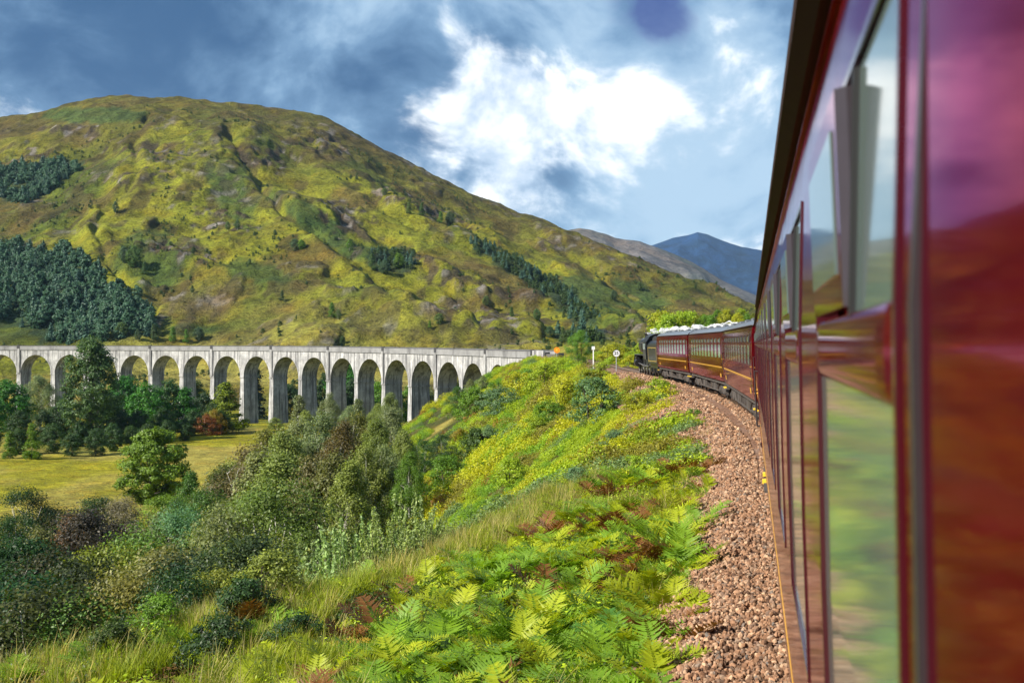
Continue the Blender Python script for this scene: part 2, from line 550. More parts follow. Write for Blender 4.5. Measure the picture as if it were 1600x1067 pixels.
def near_track(X, Y, smax=None):
    """signed lateral distance (left +), s, for arrays; optionally only the line up to smax"""
    sel = slice(None) if smax is None else np.where(TS <= smax)[0]
    P = TRK[sel]; S = TS[sel]
    X = np.asarray(X, float).ravel(); Y = np.asarray(Y, float).ravel()
    u = np.full(X.shape, 1e4); s = np.zeros(X.shape)
    T = np.gradient(P, axis=0); T /= np.linalg.norm(T, axis=1)[:, None]
    near = np.where((np.abs(X) < 700) & (Y < 900) & (Y > -400))[0]
    Pd = P[::3]
    for c in range(0, len(near), 20000):
        idx = near[c:c + 20000]
        d2 = (X[idx, None] - Pd[None, :, 0]) ** 2 + (Y[idx, None] - Pd[None, :, 1]) ** 2
        k = np.argmin(d2, 1) * 3
        k = np.clip(k, 0, len(P) - 1)
        dx = X[idx] - P[k, 0]; dy = Y[idx] - P[k, 1]
        along = dx * T[k, 0] + dy * T[k, 1]
        lat = -(dx * T[k, 1] - dy * T[k, 0]) * 1.0       # left of forward is positive
        over = np.where(k >= len(P) - 3, np.maximum(along, 0), 0) + np.where(k <= 2, np.maximum(-along, 0), 0)
        dist = np.sqrt(lat ** 2 + over ** 2)
        u[idx] = np.where(lat >= 0, dist, -dist); s[idx] = S[k] + along
    return u, s


# ------------------------------------------------------------------ terrain
def smax(a, b, k):
    h = np.clip(.5 + .5 * (a - b) / k, 0, 1)
    return b + (a - b) * h + k * h * (1 - h)


def ground_z(X, Y):
    shp = np.shape(X); X = np.asarray(X, float).ravel(); Y = np.asarray(Y, float).ravel()
    u, s = near_track(X, Y, S_ABUT)
    floor = -22.0 + 1.6 * fbm(X / 70, Y / 70, 3, 3) + .35 * fbm(X / 9, Y / 9, 3, 5) - 2.0 * sstep(330, 400, Y) * sstep(-40, -110, X)
    floor = floor + 3.5 * sstep(420, 560, Y)
    shelf = 11.5 - 5.4 * sstep(14, 24, s) - 3.3 * sstep(34, 64, s)
    ul = np.abs(u)
    g = .17 - .06 * sstep(40, 80, s)
    bank = -.62 - g * np.clip(ul - 2.6, 0, None) - (.74 - .26 * sstep(45, 150, s)) * np.maximum(0, smax(ul - 2.6 - shelf, np.zeros_like(ul), 2.5))
    rough = fbm(X / 6, Y / 6, 4, 11) * .5 * sstep(3.5, 9, ul) + fbm(X / 22, Y / 22, 3, 12) * 1.6 * sstep(10, 26, ul)
    bank = bank + rough + rail_z(s)
    zl = smax(bank, floor, 3.0)
    # right of the line: a cutting side that rises into the hill
    zr = -.62 + .42 * np.clip(ul - 4.2, 0, 30) + .10 * np.clip(ul - 34, 0, 60) + rough * .6 + rail_z(s)
    zr = zr * (1 - sstep(S_ABUT - 60, S_ABUT, s)) + zl * sstep(S_ABUT - 60, S_ABUT, s)
    z = np.where(u >= 0, zl, zr)
    z = np.where(np.abs(u) > 9000, floor, z)
    return z.reshape(shp)


def gz(x, y):
    return float(ground_z(np.array([x]), np.array([y]))[0])


# --- the large hill: silhouette measured in the photograph, built as a ridge some 1.3 km off
SIL = np.array([(-500, 262), (-300, 225), (-120, 200), (0, 185), (60, 178), (100, 166), (140, 156), (170, 152), (215, 152), (250, 156), (280, 154), (330, 158), (400, 165), (460, 173),
                (500, 183), (540, 205), (600, 238), (650, 262), (700, 285), (750, 306), (800, 329), (870, 356), (920, 376), (1000, 408), (1080, 438),
                (1150, 470), (1220, 500), (1330, 528), (1460, 545)], float)


def ell(PX, PY, cx, cy, rx, ry, ang, soft=.35, nz=None):
    c, s = math.cos(R_(ang)), math.sin(R_(ang))
    dx, dy = PX - cx, PY - cy
    a = (dx * c + dy * s) / rx; b = (-dx * s + dy * c) / ry
    r = np.sqrt(a * a + b * b)
    if nz is not None:
        r = r + nz
    return 1 - sstep(1 - soft, 1 + soft * .4, r)


WOODS = [(50, 432, 110, 46, 8), (70, 492, 120, 42, 8), (188, 492, 62, 36, 12), (25, 290, 62, 26, -6), (92, 266, 34, 14, -10)]
YOUNG = [(795, 410, 84, 15, 27), (860, 452, 60, 12, 27), (905, 492, 44, 14, 35), (610, 408, 42, 22, -8), (905, 525, 46, 14, 0)]
CRAGS = [(655, 322, 78, 14, 20), (356, 356, 44, 12, 5), (292, 396, 70, 15, 4), (538, 345, 44, 26, 30), (420, 250, 50, 22, 8), (225, 235, 60, 18, 5), (120, 205, 60, 10, 3),
         (700, 430, 90, 18, 18), (730, 480, 60, 12, 10), (510, 225, 40, 16, 20), (40, 245, 50, 14, 0), (860, 380, 16, 10, 0), (780, 500, 70, 18, 10), (330, 330, 60, 10, 8), (225, 275, 60, 12, -5), (960, 515, 40, 12, 0)]
GREENS = [(365, 300, 34, 60, -30), (470, 330, 70, 16, 27), (405, 425, 60, 20, 10), (240, 410, 60, 40, 20), (520, 370, 60, 18, 30), (560, 395, 30, 14, 0), (300, 515, 50, 14, 0), (925, 455, 60, 22, 28), (985, 450, 40, 16, 25), (1010, 475, 40, 10, 0), (150, 180, 90, 14, 0), (250, 500, 30, 10, 0)]


GULLIES = [[(350, 205), (375, 245), (425, 320), (500, 370), (580, 430), (640, 490), (690, 540)], [(130, 330), (165, 400), (200, 455), (215, 510)], [(470, 215), (520, 260), (600, 330), (650, 360)],
           [(560, 250), (640, 290), (720, 350), (800, 400), (880, 450), (940, 505)], [(240, 190), (215, 230), (205, 300), (150, 360)], [(640, 400), (700, 455), (760, 520)], [(840, 370), (900, 410), (960, 450), (1010, 500)]]


def hill_frame(px):
    dr = np.interp(px, [-500, 0, 400, 800, 1200, 1460], [1250, 1250, 1300, 1330, 1150, 900])
    db = np.interp(px, [-500, 0, 400, 760, 900, 1000, 1460], [540, 520, 470, 380, 330, 300, 260])
    zr = EYE + (HY - np.interp(px, SIL[:, 0], SIL[:, 1])) / FPX * dr
    return dr, db, zr


def hill_z(X, Y):
    px = CX + FPX * X / np.maximum(Y, 1)
    dr, db, zr = hill_frame(px)
    q = (Y - db) / (dr - db)
    prof = np.interp(q, [-.3, 0, .12, .3, .5, .7, .86, .95, 1.0, 1.12, 1.5], [-.10, -.01, .055, .19, .40, .635, .835, .945, 1.0, .96, .6])
    z = -20 + (zr + 20) * prof
    env = sstep(.0, .16, q) * (1 - .80 * sstep(.80, 1.0, q))
    # spurs and gullies running down to the right
    ca, sa = math.cos(R_(32)), math.sin(R_(32))
    A = X * ca + Y * sa; B = -X * sa + Y * ca
    rid = 1 - np.abs(fbm(A / 150 + .3 * fbm(X / 200, Y / 200, 2, 61), B / 460, 3, 21)) * 2
    z = z + env * (17 * (rid - .35) + 9 * fbm(X / 95, Y / 120, 4, 22) + 3.4 * fbm(X / 30, Y / 42, 3, 23))
    PY0 = HY - (z - EYE) / np.maximum(Y, 1) * FPX
    wob = 16 * fbm(X / 45, Y / 60, 4, 36)
    for line in GULLIES:
        dmin = np.full(np.shape(X), 1e6)
        for (x0, y0), (x1, y1) in zip(line[:-1], line[1:]):
            L2 = (x1 - x0) ** 2 + (y1 - y0) ** 2; tt = np.clip(((px + wob - x0) * (x1 - x0) + (PY0 + wob * .5 - y0) * (y1 - y0)) / L2, 0, 1)
            dmin = np.minimum(dmin, np.hypot(px + wob - x0 - tt * (x1 - x0), PY0 + wob * .5 - y0 - tt * (y1 - y0)))
        z = z - (1.8 + 2.6 * fbm(X / 45, Y / 60, 2, 35)) * env * np.exp(-(dmin / 5.0) ** 2) + 2.5 * env * np.exp(-((dmin - 16) / 12.0) ** 2)
    nzc = .5 * fbm(X / 12, Y / 20, 3, 37)
    for g in CRAGS:
        mk = ell(px, PY0, *g, nz=nzc)
        z = z + mk * (.8 + 3.0 * (np.abs(fbm(X / 10, Y / 15, 4, 38)) - .12) + .9 * np.tanh(6 * fbm(X / 8, Y / 11, 4, 39)))
    # crags: short steps
    cr = fbm(X / 46, Y / 62, 4, 31)
    cm = sstep(.16, .30, cr)
    z = z + env * cm * 3.0 + sstep(.1, .3, q) * (1 - sstep(.95, 1.15, q)) * (1.6 * fbm(X / 9, Y / 13, 3, 33) + 2.6 * fbm(X / 19, Y / 26, 3, 34))
    return z, q, cm, cr


def polar_sheet(name, pxs, ys, zf, mat_, tint):
    """height field on a fan of view lines; zf(X, Y) gives the height"""
    PX, YY = np.meshgrid(pxs, ys)
    X = (PX - CX) / FPX * YY
    Z = zf(X, YY)
    V = np.stack([X, YY, Z], -1).reshape(-1, 3)
    nr, nc = PX.shape
    i = np.arange(nr - 1)[:, None] * nc + np.arange(nc - 1)[None, :]
    F = np.stack([i, i + 1, i + 1 + nc, i + nc], -1).reshape(-1, 4)
    me = np_mesh(name, V, F, True, [mat_], vcol=tint(X, YY, Z, PX).reshape(-1, 3))
    return link(name, me, kind='structure'), (X, YY, Z)


def lerp3(a, b, f):
    return a + (np.asarray(b) - a) * f[..., None]


def hill_tint(X, Y, Z, PX):
    PY = HY - (Z - EYE) / Y * FPX
    _, q, cm, cr = hill_z(X, Y)
    nz = .35 * fbm(X / 30, Y / 45, 4, 41) + .45 * fbm(X / 9, Y / 16, 3, 47)
    c = np.empty(X.shape + (3,)); c[:] = (.172, .182, .015)
    t = sstep(-.15, .35, fbm(X / 70, Y / 110, 4, 42)); c = lerp3(c, (.062, .090, .012), t * .85)
    t = sstep(.05, .35, fbm(X / 24 + 3, Y / 40, 4, 46)); c = lerp3(c, (.200, .190, .016), t * .5)
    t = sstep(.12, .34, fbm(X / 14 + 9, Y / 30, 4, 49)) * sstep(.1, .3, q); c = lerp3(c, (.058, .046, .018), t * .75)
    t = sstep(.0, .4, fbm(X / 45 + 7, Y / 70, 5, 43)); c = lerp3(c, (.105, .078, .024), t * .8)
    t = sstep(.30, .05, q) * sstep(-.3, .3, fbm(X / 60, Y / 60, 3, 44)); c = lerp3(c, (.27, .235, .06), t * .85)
    t = sstep(.62, .95, q + .12 * fbm(X / 60, Y / 60, 3, 40)); c = lerp3(c, (.080, .066, .016), t * .72)  # cloud shadow painted into the tint: browner and darker towards the ridge
    for g in GREENS:
        c = lerp3(c, (.045, .085, .020), ell(PX, PY, *g, nz=nz) * .75)
    rock = sstep(.15, .28, cr) * sstep(.06, .14, q) * .55
    for g in CRAGS:
        rock = np.maximum(rock, ell(PX, PY, *g, nz=nz * 1.6) * .9)
    rock = rock * sstep(-.22, .12, fbm(X / 7, Y / 14, 4, 48))
    c = lerp3(c, (.060, .046, .030), rock)
    t = rock * sstep(.15, .5, fbm(X / 9, Y / 9, 3, 45)); c = lerp3(c, (.25, .235, .22), t * .7)
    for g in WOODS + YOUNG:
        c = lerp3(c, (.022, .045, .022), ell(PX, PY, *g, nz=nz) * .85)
    return c


hill_px = np.concatenate([np.linspace(-480, -40, 60, endpoint=False), np.linspace(-40, 1260, 520), np.linspace(1280, 1460, 20)])
_q = np.concatenate([np.linspace(-.25, 0, 14, endpoint=False), np.linspace(0, 1.05, 300), np.linspace(1.08, 1.5, 16)])
PXg, Qg = np.meshgrid(hill_px, _q)
_dr, _db, _ = hill_frame(PXg)
Yg = _db + (_dr - _db) * Qg; Xg = (PXg - CX) / FPX * Yg
Zg, _, _, _ = hill_z(Xg, Yg)
nr, nc = PXg.shape
i = np.arange(nr - 1)[:, None] * nc + np.arange(nc - 1)[None, :]
F = np.stack([i, i + 1, i + 1 + nc, i + nc], -1).reshape(-1, 4)
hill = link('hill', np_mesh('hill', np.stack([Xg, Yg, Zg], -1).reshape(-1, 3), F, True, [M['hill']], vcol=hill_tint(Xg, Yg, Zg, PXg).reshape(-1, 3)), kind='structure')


# --- ground sheet: valley, bank and cutting, out to the horizon
def ground_tint(X, Y, Z):
    u, s = near_track(X, Y, S_ABUT); u = u.reshape(X.shape); s = s.reshape(X.shape)
    c = np.empty(X.shape + (3,)); c[:] = (.045, .050, .013)
    flat = sstep(-17.5, -20.0, Z)
    meadow = lerp3(np.broadcast_to(np.array((.205, .195, .010)), c.shape), (.26, .225, .045), sstep(-.1, .35, fbm(X / 16, Y / 30, 4, 51)))
    meadow = lerp3(meadow, (.10, .115, .02), sstep(.1, .4, fbm(X / 25, Y / 25, 4, 52)) * .7)
    c = lerp3(c, meadow, flat)
    t = sstep(-.2, .3, fbm(X / 8, Y / 8, 4, 53)) * (1 - flat); c = lerp3(c, (.075, .080, .014), t)
    dry = sstep(.0, .3, fbm(X / 14 + 5, Y / 14, 4, 54)) * (1 - flat) * sstep(170, 215, Y); c = lerp3(c, (.25, .21, .05), dry)
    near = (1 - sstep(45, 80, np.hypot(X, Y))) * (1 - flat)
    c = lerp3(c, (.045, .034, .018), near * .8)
    wood = sstep(24, 34, np.abs(u)) * (1 - sstep(120, 165, Y)) * (1 - .0 * flat)
    c = lerp3(c, (.030, .030, .013), wood * .85)
    dust = (1 - sstep(3.4, 5.2, np.abs(u))) * (s < 240); c = lerp3(c, (.23, .19, .17), dust)
    return c


az = np.concatenate([np.linspace(-180, -32, 46, endpoint=False), np.linspace(-32, 30, 470, endpoint=False), np.linspace(30, 180, 46)])
rr = np.concatenate([np.geomspace(2.5, 640, 400), np.geomspace(700, 12500, 14)])
AZ, RR = np.meshgrid(np.radians(az), rr)
X = np.sin(AZ) * RR; Y = np.cos(AZ) * RR
Z = ground_z(X, Y)
Z = np.where(RR > 640, -22.0 - 4 * sstep(640, 900, RR), Z)
nr, nc = AZ.shape
i = np.arange(nr - 1)[:, None] * nc + np.arange(nc - 1)[None, :]
F = np.stack([i, i + nc, i + 1 + nc, i + 1], -1).reshape(-1, 4)
ground = link('ground', np_mesh('ground', np.stack([X, Y, Z], -1).reshape(-1, 3), F, True, [M['ground']], vcol=ground_tint(X, Y, Z).reshape(-1, 3)), kind='structure')


# --- two far mountains
def far_ridge(name, sil, dist, base, tintf, seed, label):
    sil = np.array(sil, float)
    pxs = np.linspace(sil[0, 0], sil[-1, 0], 260)
    q = np.concatenate([np.linspace(0, 1, 70), np.linspace(1.05, 1.4, 6)])
    PX, Q = np.meshgrid(pxs, q)
    Y = dist * (.62 + .38 * Q); X = (PX - CX) / FPX * Y
    top = EYE + (HY - np.interp(PX, sil[:, 0], sil[:, 1])) / FPX * dist
    Zp = base + (top - base) * np.interp(Q, [0, .3, .6, .85, 1, 1.4], [0, .2, .5, .82, 1, .5])
    sc = dist * .05
    Zp = Zp + (top - base) * sstep(0, .2, Q) * (1 - .9 * sstep(.8, 1, Q)) * (.08 * (1 - 2 * np.abs(fbm(X / sc, Y / sc / 2.2, 4, seed))) + .02 * fbm(X / sc * 4, Y / sc * 3, 3, seed + 3))
    Zp = Zp + (top - base) * .004 * fbm(X / sc * 3, Y / sc * 3, 3, seed + 7)
    nr, nc = PX.shape
    i = np.arange(nr - 1)[:, None] * nc + np.arange(nc - 1)[None, :]
    F = np.stack([i, i + 1, i + 1 + nc, i + nc], -1).reshape(-1, 4)
    return link(name, np_mesh(name, np.stack([X, Y, Zp], -1).reshape(-1, 3), F, True, [M['far']], vcol=tintf(X, Y, Zp, PX, Q).reshape(-1, 3)), kind='structure')


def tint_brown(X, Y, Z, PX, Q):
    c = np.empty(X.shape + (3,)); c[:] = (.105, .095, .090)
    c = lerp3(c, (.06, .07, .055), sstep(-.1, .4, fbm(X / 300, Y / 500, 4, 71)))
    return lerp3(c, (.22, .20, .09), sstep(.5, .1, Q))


def tint_blue_shade(X, Y, Z, PX, Q):
    c = np.empty(X.shape + (3,)); c[:] = (.006, .028, .088)  # cloud shadow and blue distance haze are put into this base colour
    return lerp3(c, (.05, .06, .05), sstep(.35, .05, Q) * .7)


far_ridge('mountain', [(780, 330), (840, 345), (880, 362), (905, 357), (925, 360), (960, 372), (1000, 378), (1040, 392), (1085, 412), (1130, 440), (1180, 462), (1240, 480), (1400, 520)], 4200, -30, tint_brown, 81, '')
far_ridge('mountain', [(900, 440), (985, 392), (1020, 383), (1050, 372), (1075, 368), (1090, 363), (1105, 366), (1130, 376), (1160, 386), (1195, 392), (1260, 400), (1340, 380), (1500, 430)], 8200, -30, tint_blue_shade, 91, '')


# ------------------------------------------------------------------ scatter (for uncountable stuff only)
def scatter(name, protos, P, rot, scl, idx, kind='stuff'):
    """one object whose geometry nodes put copies of small meshes on its points"""
    P = np.asarray(P, np.float32)
    me = bpy.data.meshes.new(name); me.vertices.add(len(P)); me.vertices.foreach_set('co', P.ravel())
    a = me.attributes.new('rot', 'FLOAT_VECTOR', 'POINT'); a.data.foreach_set('vector', np.asarray(rot, np.float32).ravel())
    a = me.attributes.new('scl', 'FLOAT', 'POINT'); a.data.foreach_set('value', np.asarray(scl, np.float32))
    a = me.attributes.new('idx', 'INT', 'POINT'); a.data.foreach_set('value', np.asarray(idx, np.int32))
    pc = bpy.data.collections.new(name + '_kinds')
    for j, m in enumerate(protos):
        po = bpy.data.objects.new('%s_kind_%02d' % (name, j), m); pc.objects.link(po)
    ng = bpy.data.node_groups.new(name + '_nodes', 'GeometryNodeTree')
    ng.interface.new_socket('Geometry', in_out='INPUT', socket_type='NodeSocketGeometry')
    ng.interface.new_socket('Geometry', in_out='OUTPUT', socket_type='NodeSocketGeometry')
    n = ng.nodes; l = ng.links
    gi = n.new('NodeGroupInput'); go = n.new('NodeGroupOutput')
    ci = n.new('GeometryNodeCollectionInfo'); ci.inputs['Collection'].default_value = pc
    ci.inputs['Separate Children'].default_value = True; ci.inputs['Reset Children'].default_value = True
    io = n.new('GeometryNodeInstanceOnPoints'); io.inputs['Pick Instance'].default_value = True
    def attr(nm, dt):
        x = n.new('GeometryNodeInputNamedAttribute'); x.data_type = dt; x.inputs['Name'].default_value = nm
        return x.outputs['Attribute']
    er = n.new('FunctionNodeEulerToRotation')
    l.new(attr('rot', 'FLOAT_VECTOR'), er.inputs[0]); l.new(er.outputs[0], io.inputs['Rotation'])
    l.new(attr('scl', 'FLOAT'), io.inputs['Scale']); l.new(attr('idx', 'INT'), io.inputs['Instance Index'])
    l.new(gi.outputs[0], io.inputs['Points']); l.new(ci.outputs[0], io.inputs['Instance']); l.new(io.outputs[0], go.inputs[0])
    o = link(name, me, kind=kind)
    md = o.modifiers.new('scatter', 'NODES'); md.node_group = ng
    return o


# ------------------------------------------------------------------ track
def ribbon(name, prof, s0, s1, step, mat_, parent=None, kind=None, smooth=False):
    """sweep a (lateral, z) profile along the line; lateral is left-positive"""
    ss = np.arange(s0, s1 + step * .5, step); V = []; k = len(prof)
    for s in ss:
        p, f = trk(s); l = np.array([-f[1], f[0]]); c = cant_at(s); z0 = rail_z(s)
        for (u, z) in prof:
            V.append((p[0] + l[0] * u, p[1] + l[1] * u, z + z0 - math.sin(c) * np.clip(u, -1.6, 1.6)))
    F = [(a * k + b, a * k + b + 1, (a + 1) * k + b + 1, (a + 1) * k + b) for a in range(len(ss) - 1) for b in range(k - 1)]
    return link(name, np_mesh(name, V, F, smooth, [mat_]), parent, kind)


ss = np.arange(-40, S_ABUT + 2, .5); V = []; prof_n = 12
us = np.linspace(-3.4, 1, 5).tolist() + [1.45, 1.9, 2.3, 2.8, 3.3, 3.9, 4.6]
for s in ss:
    p, f = trk(s); l = np.array([-f[1], f[0]]); wd = float(.35 * sstep(20, 60, s) * (1 - .6 * sstep(110, 200, s)))
    for u in us:
        uu = u * (1 + wd * (u > 1.5)); z = -.15 - .30 * max(0, abs(u) - 2.0) - .34 * max(0, abs(u) - 3.2) * 1.0
        x_, y_ = p[0] + l[0] * uu, p[1] + l[1] * uu
        V.append((x_, y_, z + rail_z(s) + .06 * float(fbm(np.array([x_ / .8]), np.array([y_ / .8]), 2, 5)[0])))
F = [(a * prof_n + b, a * prof_n + b + 1, (a + 1) * prof_n + b + 1, (a + 1) * prof_n + b) for a in range(len(ss) - 1) for b in range(prof_n - 1)]
ballast_bed = link('ballast_bed', np_mesh('ballast_bed', V, F, True, [M['ballast']]), kind='structure')
track = empty('railway_track'); track['kind'] = 'structure'
rp = [(-.035, 0), (-.035, -.04), (-.01, -.05), (-.01, -.13), (-.06, -.15), (.06, -.15), (.01, -.13), (.01, -.05), (.035, -.04), (.035, 0), (-.035, 0)]
for side in (-1, 1):
    ribbon('rail', [(side * .7525 + u, z) for u, z in rp], -30, S_ABUT + 40, 1.5, M['rail'], track)
sl_me = MB().box(-.125, .125, -1.29, 1.29, -.28, -.15).mesh('sleeper', M['sleeper'])
for s in np.arange(8, 215, .72):
    p, f = trk(s); o = link('sleeper', sl_me, track)
    o.location = (p[0], p[1], rail_z(s) + .012); o.rotation_euler = (-cant_at(s), 0, math.atan2(f[1], f[0]) + random.uniform(-.01, .01))


def rock_mesh(name, seed, mat_):
    r = np.random.default_rng(seed)
    import bmesh
    bm = bmesh.new(); bmesh.ops.create_icosphere(bm, subdivisions=1, radius=1.0)
    ax = np.array([1.0, r.uniform(.65, .9), r.uniform(.5, .75)])
    for v in bm.verts:
        k = .72 + .5 * r.random(); v.co = Vector((v.co.x * ax[0] * k, v.co.y * ax[1] * k, v.co.z * ax[2] * k))
    # chop a couple of flat facets
    for _ in range(3):
        nrm = Vector(r.normal(size=3)).normalized(); d0 = r.uniform(.45, .65)
        for v in bm.verts:
            e = v.co.dot(nrm) - d0
            if e > 0:
                v.co -= nrm * e
    me = bpy.data.meshes.new(name); bm.to_mesh(me); bm.free(); me.materials.append(mat_)
    return me


rocks = [rock_mesh('ballast_stone', 100 + j, M['stone']) for j in range(7)]
P = []; 
for (s0, s1, dens, sz) in ((6.5, 17, 520, .037), (17, 30, 340, .043), (30, 52, 130, .058), (52, 80, 60, .085), (80, 125, 26, .12)):
    n = int((s1 - s0) * 3.1 * dens); s_ = RNG.uniform(s0, s1, n); u_ = RNG.uniform(.9, 4.0, n)
    for s, u in zip(s_, u_):
        P.append((s, u, sz))
P = np.array(P); pts = np.empty((len(P), 3))
px_ = np.interp(P[:, 0], TS, TRK[:, 0]); py_ = np.interp(P[:, 0], TS, TRK[:, 1])
fx = np.interp(P[:, 0] + .5, TS, TRK[:, 0]) - np.interp(P[:, 0] - .5, TS, TRK[:, 0]); fy = np.interp(P[:, 0] + .5, TS, TRK[:, 1]) - np.interp(P[:, 0] - .5, TS, TRK[:, 1])
wd = .35 * sstep(20, 60, P[:, 0]); uu = P[:, 1] * (1 + wd * (P[:, 1] > 1.5))
pts[:, 0] = px_ - fy * uu; pts[:, 1] = py_ + fx * uu
zb = -.15 - .30 * np.maximum(0, P[:, 1] - 2.0) - .34 * np.maximum(0, P[:, 1] - 3.2)
pts[:, 2] = zb + .06 * fbm(pts[:, 0] / .8, pts[:, 1] / .8, 2, 5) + RNG.uniform(0, .035, len(P))
keep = RNG.random(len(P)) < 1 - .85 * sstep(2.6, 3.7, P[:, 1] + .5 * fbm(pts[:, 0] / 1.2, pts[:, 1] / 1.2, 3, 8))
pts = pts[keep]; szs = P[keep, 2]
gravel = scatter('gravel', rocks, pts, RNG.uniform(0, 6.28, (len(pts), 3)), szs * RNG.uniform(.55, 1.35, len(pts)), RNG.integers(0, 7, len(pts)))


# ------------------------------------------------------------------ viaduct
PITCH = 15.24
viaduct = empty('viaduct', (*via(60)[0], -22.0))
tag(viaduct, 'long curved concrete railway viaduct of many tall round arches', 'viaduct')
V_INV = Matrix.Translation(viaduct.location).inverted()


def vp(a, d, z):
    """point on the viaduct: a along, d sideways (0 = near face, 5.5 = far face), z up"""
    p, h = via(a)
    return (p[0] + (d - V_HALF) * math.cos(h), p[1] + (d - V_HALF) * math.sin(h), z)


def v_part(name, mb, mat_, parent=None, smooth=False):
    me = mb.mesh(name, mat_, smooth)
    o = link(name, me, parent or viaduct)
    if parent is None:
        o.matrix_parent_inverse = V_INV
    return o


V_TOP = lambda a: .25 + .75 * float(sstep(-40, 140, a)) + .0     # rail level on the deck
ARCH_R = 6.65
N_PIER = range(-2, 20)
# a = 0 is a pier with a refuge; every second pier carries one
for k in N_PIER:
    a0 = k * PITCH; wide = (k % 2 == 0); hw = 1.15 if k in (6, 14, 0) else .92
    gp = vp(a0, 2.75, 0); base = gz(gp[0], gp[1]) - 2.5 if k > -2 else -9
    zt = V_TOP(a0) - 2.6 - ARCH_R          # springing
    mb = MB()
    def quadbox(a_lo, a_hi, d_lo, d_hi, z_lo, z_hi, flare=0.0, mb_=None):
        mm = mb_ or mb
        vs = [vp(a, dd, z) for (a, dd, z) in ((a_lo - flare, d_lo - flare, z_lo), (a_hi + flare, d_lo - flare, z_lo), (a_hi + flare, d_hi + flare, z_lo), (a_lo - flare, d_hi + flare, z_lo),
                                               (a_lo, d_lo, z_hi), (a_hi, d_lo, z_hi), (a_hi, d_hi, z_hi), (a_lo, d_hi, z_hi))]
        mm.add(vs, [(0, 3, 2, 1), (4, 5, 6, 7), (0, 1, 5, 4), (1, 2, 6, 5), (2, 3, 7, 6), (3, 0, 4, 7)])
    quadbox(a0 - hw, a0 + hw, .05, 5.45, base, zt, flare=(zt - base) * .022)
    pier = v_part('pier', mb, M['concrete'])
    cap = MB(); quadbox(a0 - hw - .16, a0 + hw + .16, -.14, 5.64, zt, zt + .42, mb_=cap)
    c = v_part('impost', cap, M['concrete'], pier)
    if wide:
        ref = MB(); quadbox(a0 - .62, a0 + .62, -.34, -.012, zt + .42, V_TOP(a0) + .12, mb_=ref)
        pil = v_part('pilaster', ref, M['concrete'])
# arch spans
for k in list(N_PIER)[:-1]:
    hw0 = 1.15 if k in (6, 14, 0) else .92; hw1 = 1.15 if k + 1 in (6, 14, 0) else .92
    a0 = k * PITCH + hw0; a1 = (k + 1) * PITCH - hw1; am = (a0 + a1) / 2; r = (a1 - a0) / 2
    zt = V_TOP(am) - 2.6 - ARCH_R + .42
    top = V_TOP(am) - .0
    ztop0, ztop1 = V_TOP(k * PITCH), V_TOP((k + 1) * PITCH)
    n = 18; prof = []; 
    for j in range(n + 1):
        th = math.pi * (1 - j / n); prof.append((am + r * math.cos(th), zt + ARCH_R * math.sin(th) - .42 * 0))
    edge = [(k * PITCH, zt)] + prof + [((k + 1) * PITCH, zt)]
    mb = MB(); m = len(edge); vs = []
    for dd in (0.0, 5.5):
        for (a, z) in edge:
            vs.append(vp(a, dd, z))
        for (a, z) in edge:
            t = (a - k * PITCH) / PITCH
            vs.append(vp(a, dd, ztop0 + (ztop1 - ztop0) * t - .0))
    fs = []
    o2 = 2 * m
    for j in range(m - 1):
        fs.append((j, j + 1, m + j + 1, m + j))                      # near spandrel
        fs.append((o2 + j + 1, o2 + j, o2 + m + j, o2 + m + j + 1))  # far spandrel
        fs.append((j + 1, j, o2 + j, o2 + j + 1))                    # soffit
        fs.append((m + j, m + j + 1, o2 + m + j + 1, o2 + m + j))    # deck
    fs += [(0, m, o2 + m, o2), (m - 1, o2 + m - 1, o2 + 2 * m - 1, 2 * m - 1)]
    mb.add(vs, fs)
    span = v_part('arch_span', mb, M['concrete'])
    # raised arch ring, a sub-part
    ring = MB(); vs = []; 
    for dd in (-.05, -.004):
        for rad in (0.02, .72):
            for j in range(n + 1):
                th = math.pi * (1 - j / n)
                vs.append(vp(am + (r + rad) * math.cos(th), dd, zt + (ARCH_R + rad) * math.sin(th)))
    q = n + 1; fs = []
    for j in range(n):
        fs += [(j, j + 1, q + j + 1, q + j), (q + j, q + j + 1, 3 * q + j + 1, 3 * q + j), (j + 1, j, 2 * q + j, 2 * q + j + 1)]
    ring.add(vs, fs); v_part('arch_ring', ring, M['concrete'], span)
    # parapet with coping, near and far
    for (dl, dh) in ((-.22, .22), (5.28, 5.72)):
        pb = MB(); vs = []
        A = [k * PITCH + .64 * (k % 2 == 0), (k + .5) * PITCH, (k + 1) * PITCH - .64 * ((k + 1) % 2 == 0)]
        for a in A:
            z = V_TOP(a)
            vs += [vp(a, dl, z - .42), vp(a, dl, z + 1.05), vp(a, dh, z + 1.05), vp(a, dh, z - .42)]
        fs = [(0, 1, 2, 3), (8, 11, 10, 9)]
        for j in range(2):
            b = j * 4
            for e in range(4):
                fs.append((b + e, b + 4 + e, b + 4 + (e + 1) % 4, b + (e + 1) % 4))
        pb.add(vs, fs); par = v_part('parapet', pb, M['parapet'])
        cb = MB(); vs = []
        for a in A:
            z = V_TOP(a)
            vs += [vp(a, dl - .08, z + 1.053), vp(a, dl - .08, z + 1.26), vp(a, dh + .08, z + 1.26), vp(a, dh + .08, z + 1.053)]
        cb.add(vs, fs); v_part('coping', cb, M['coping'], par)
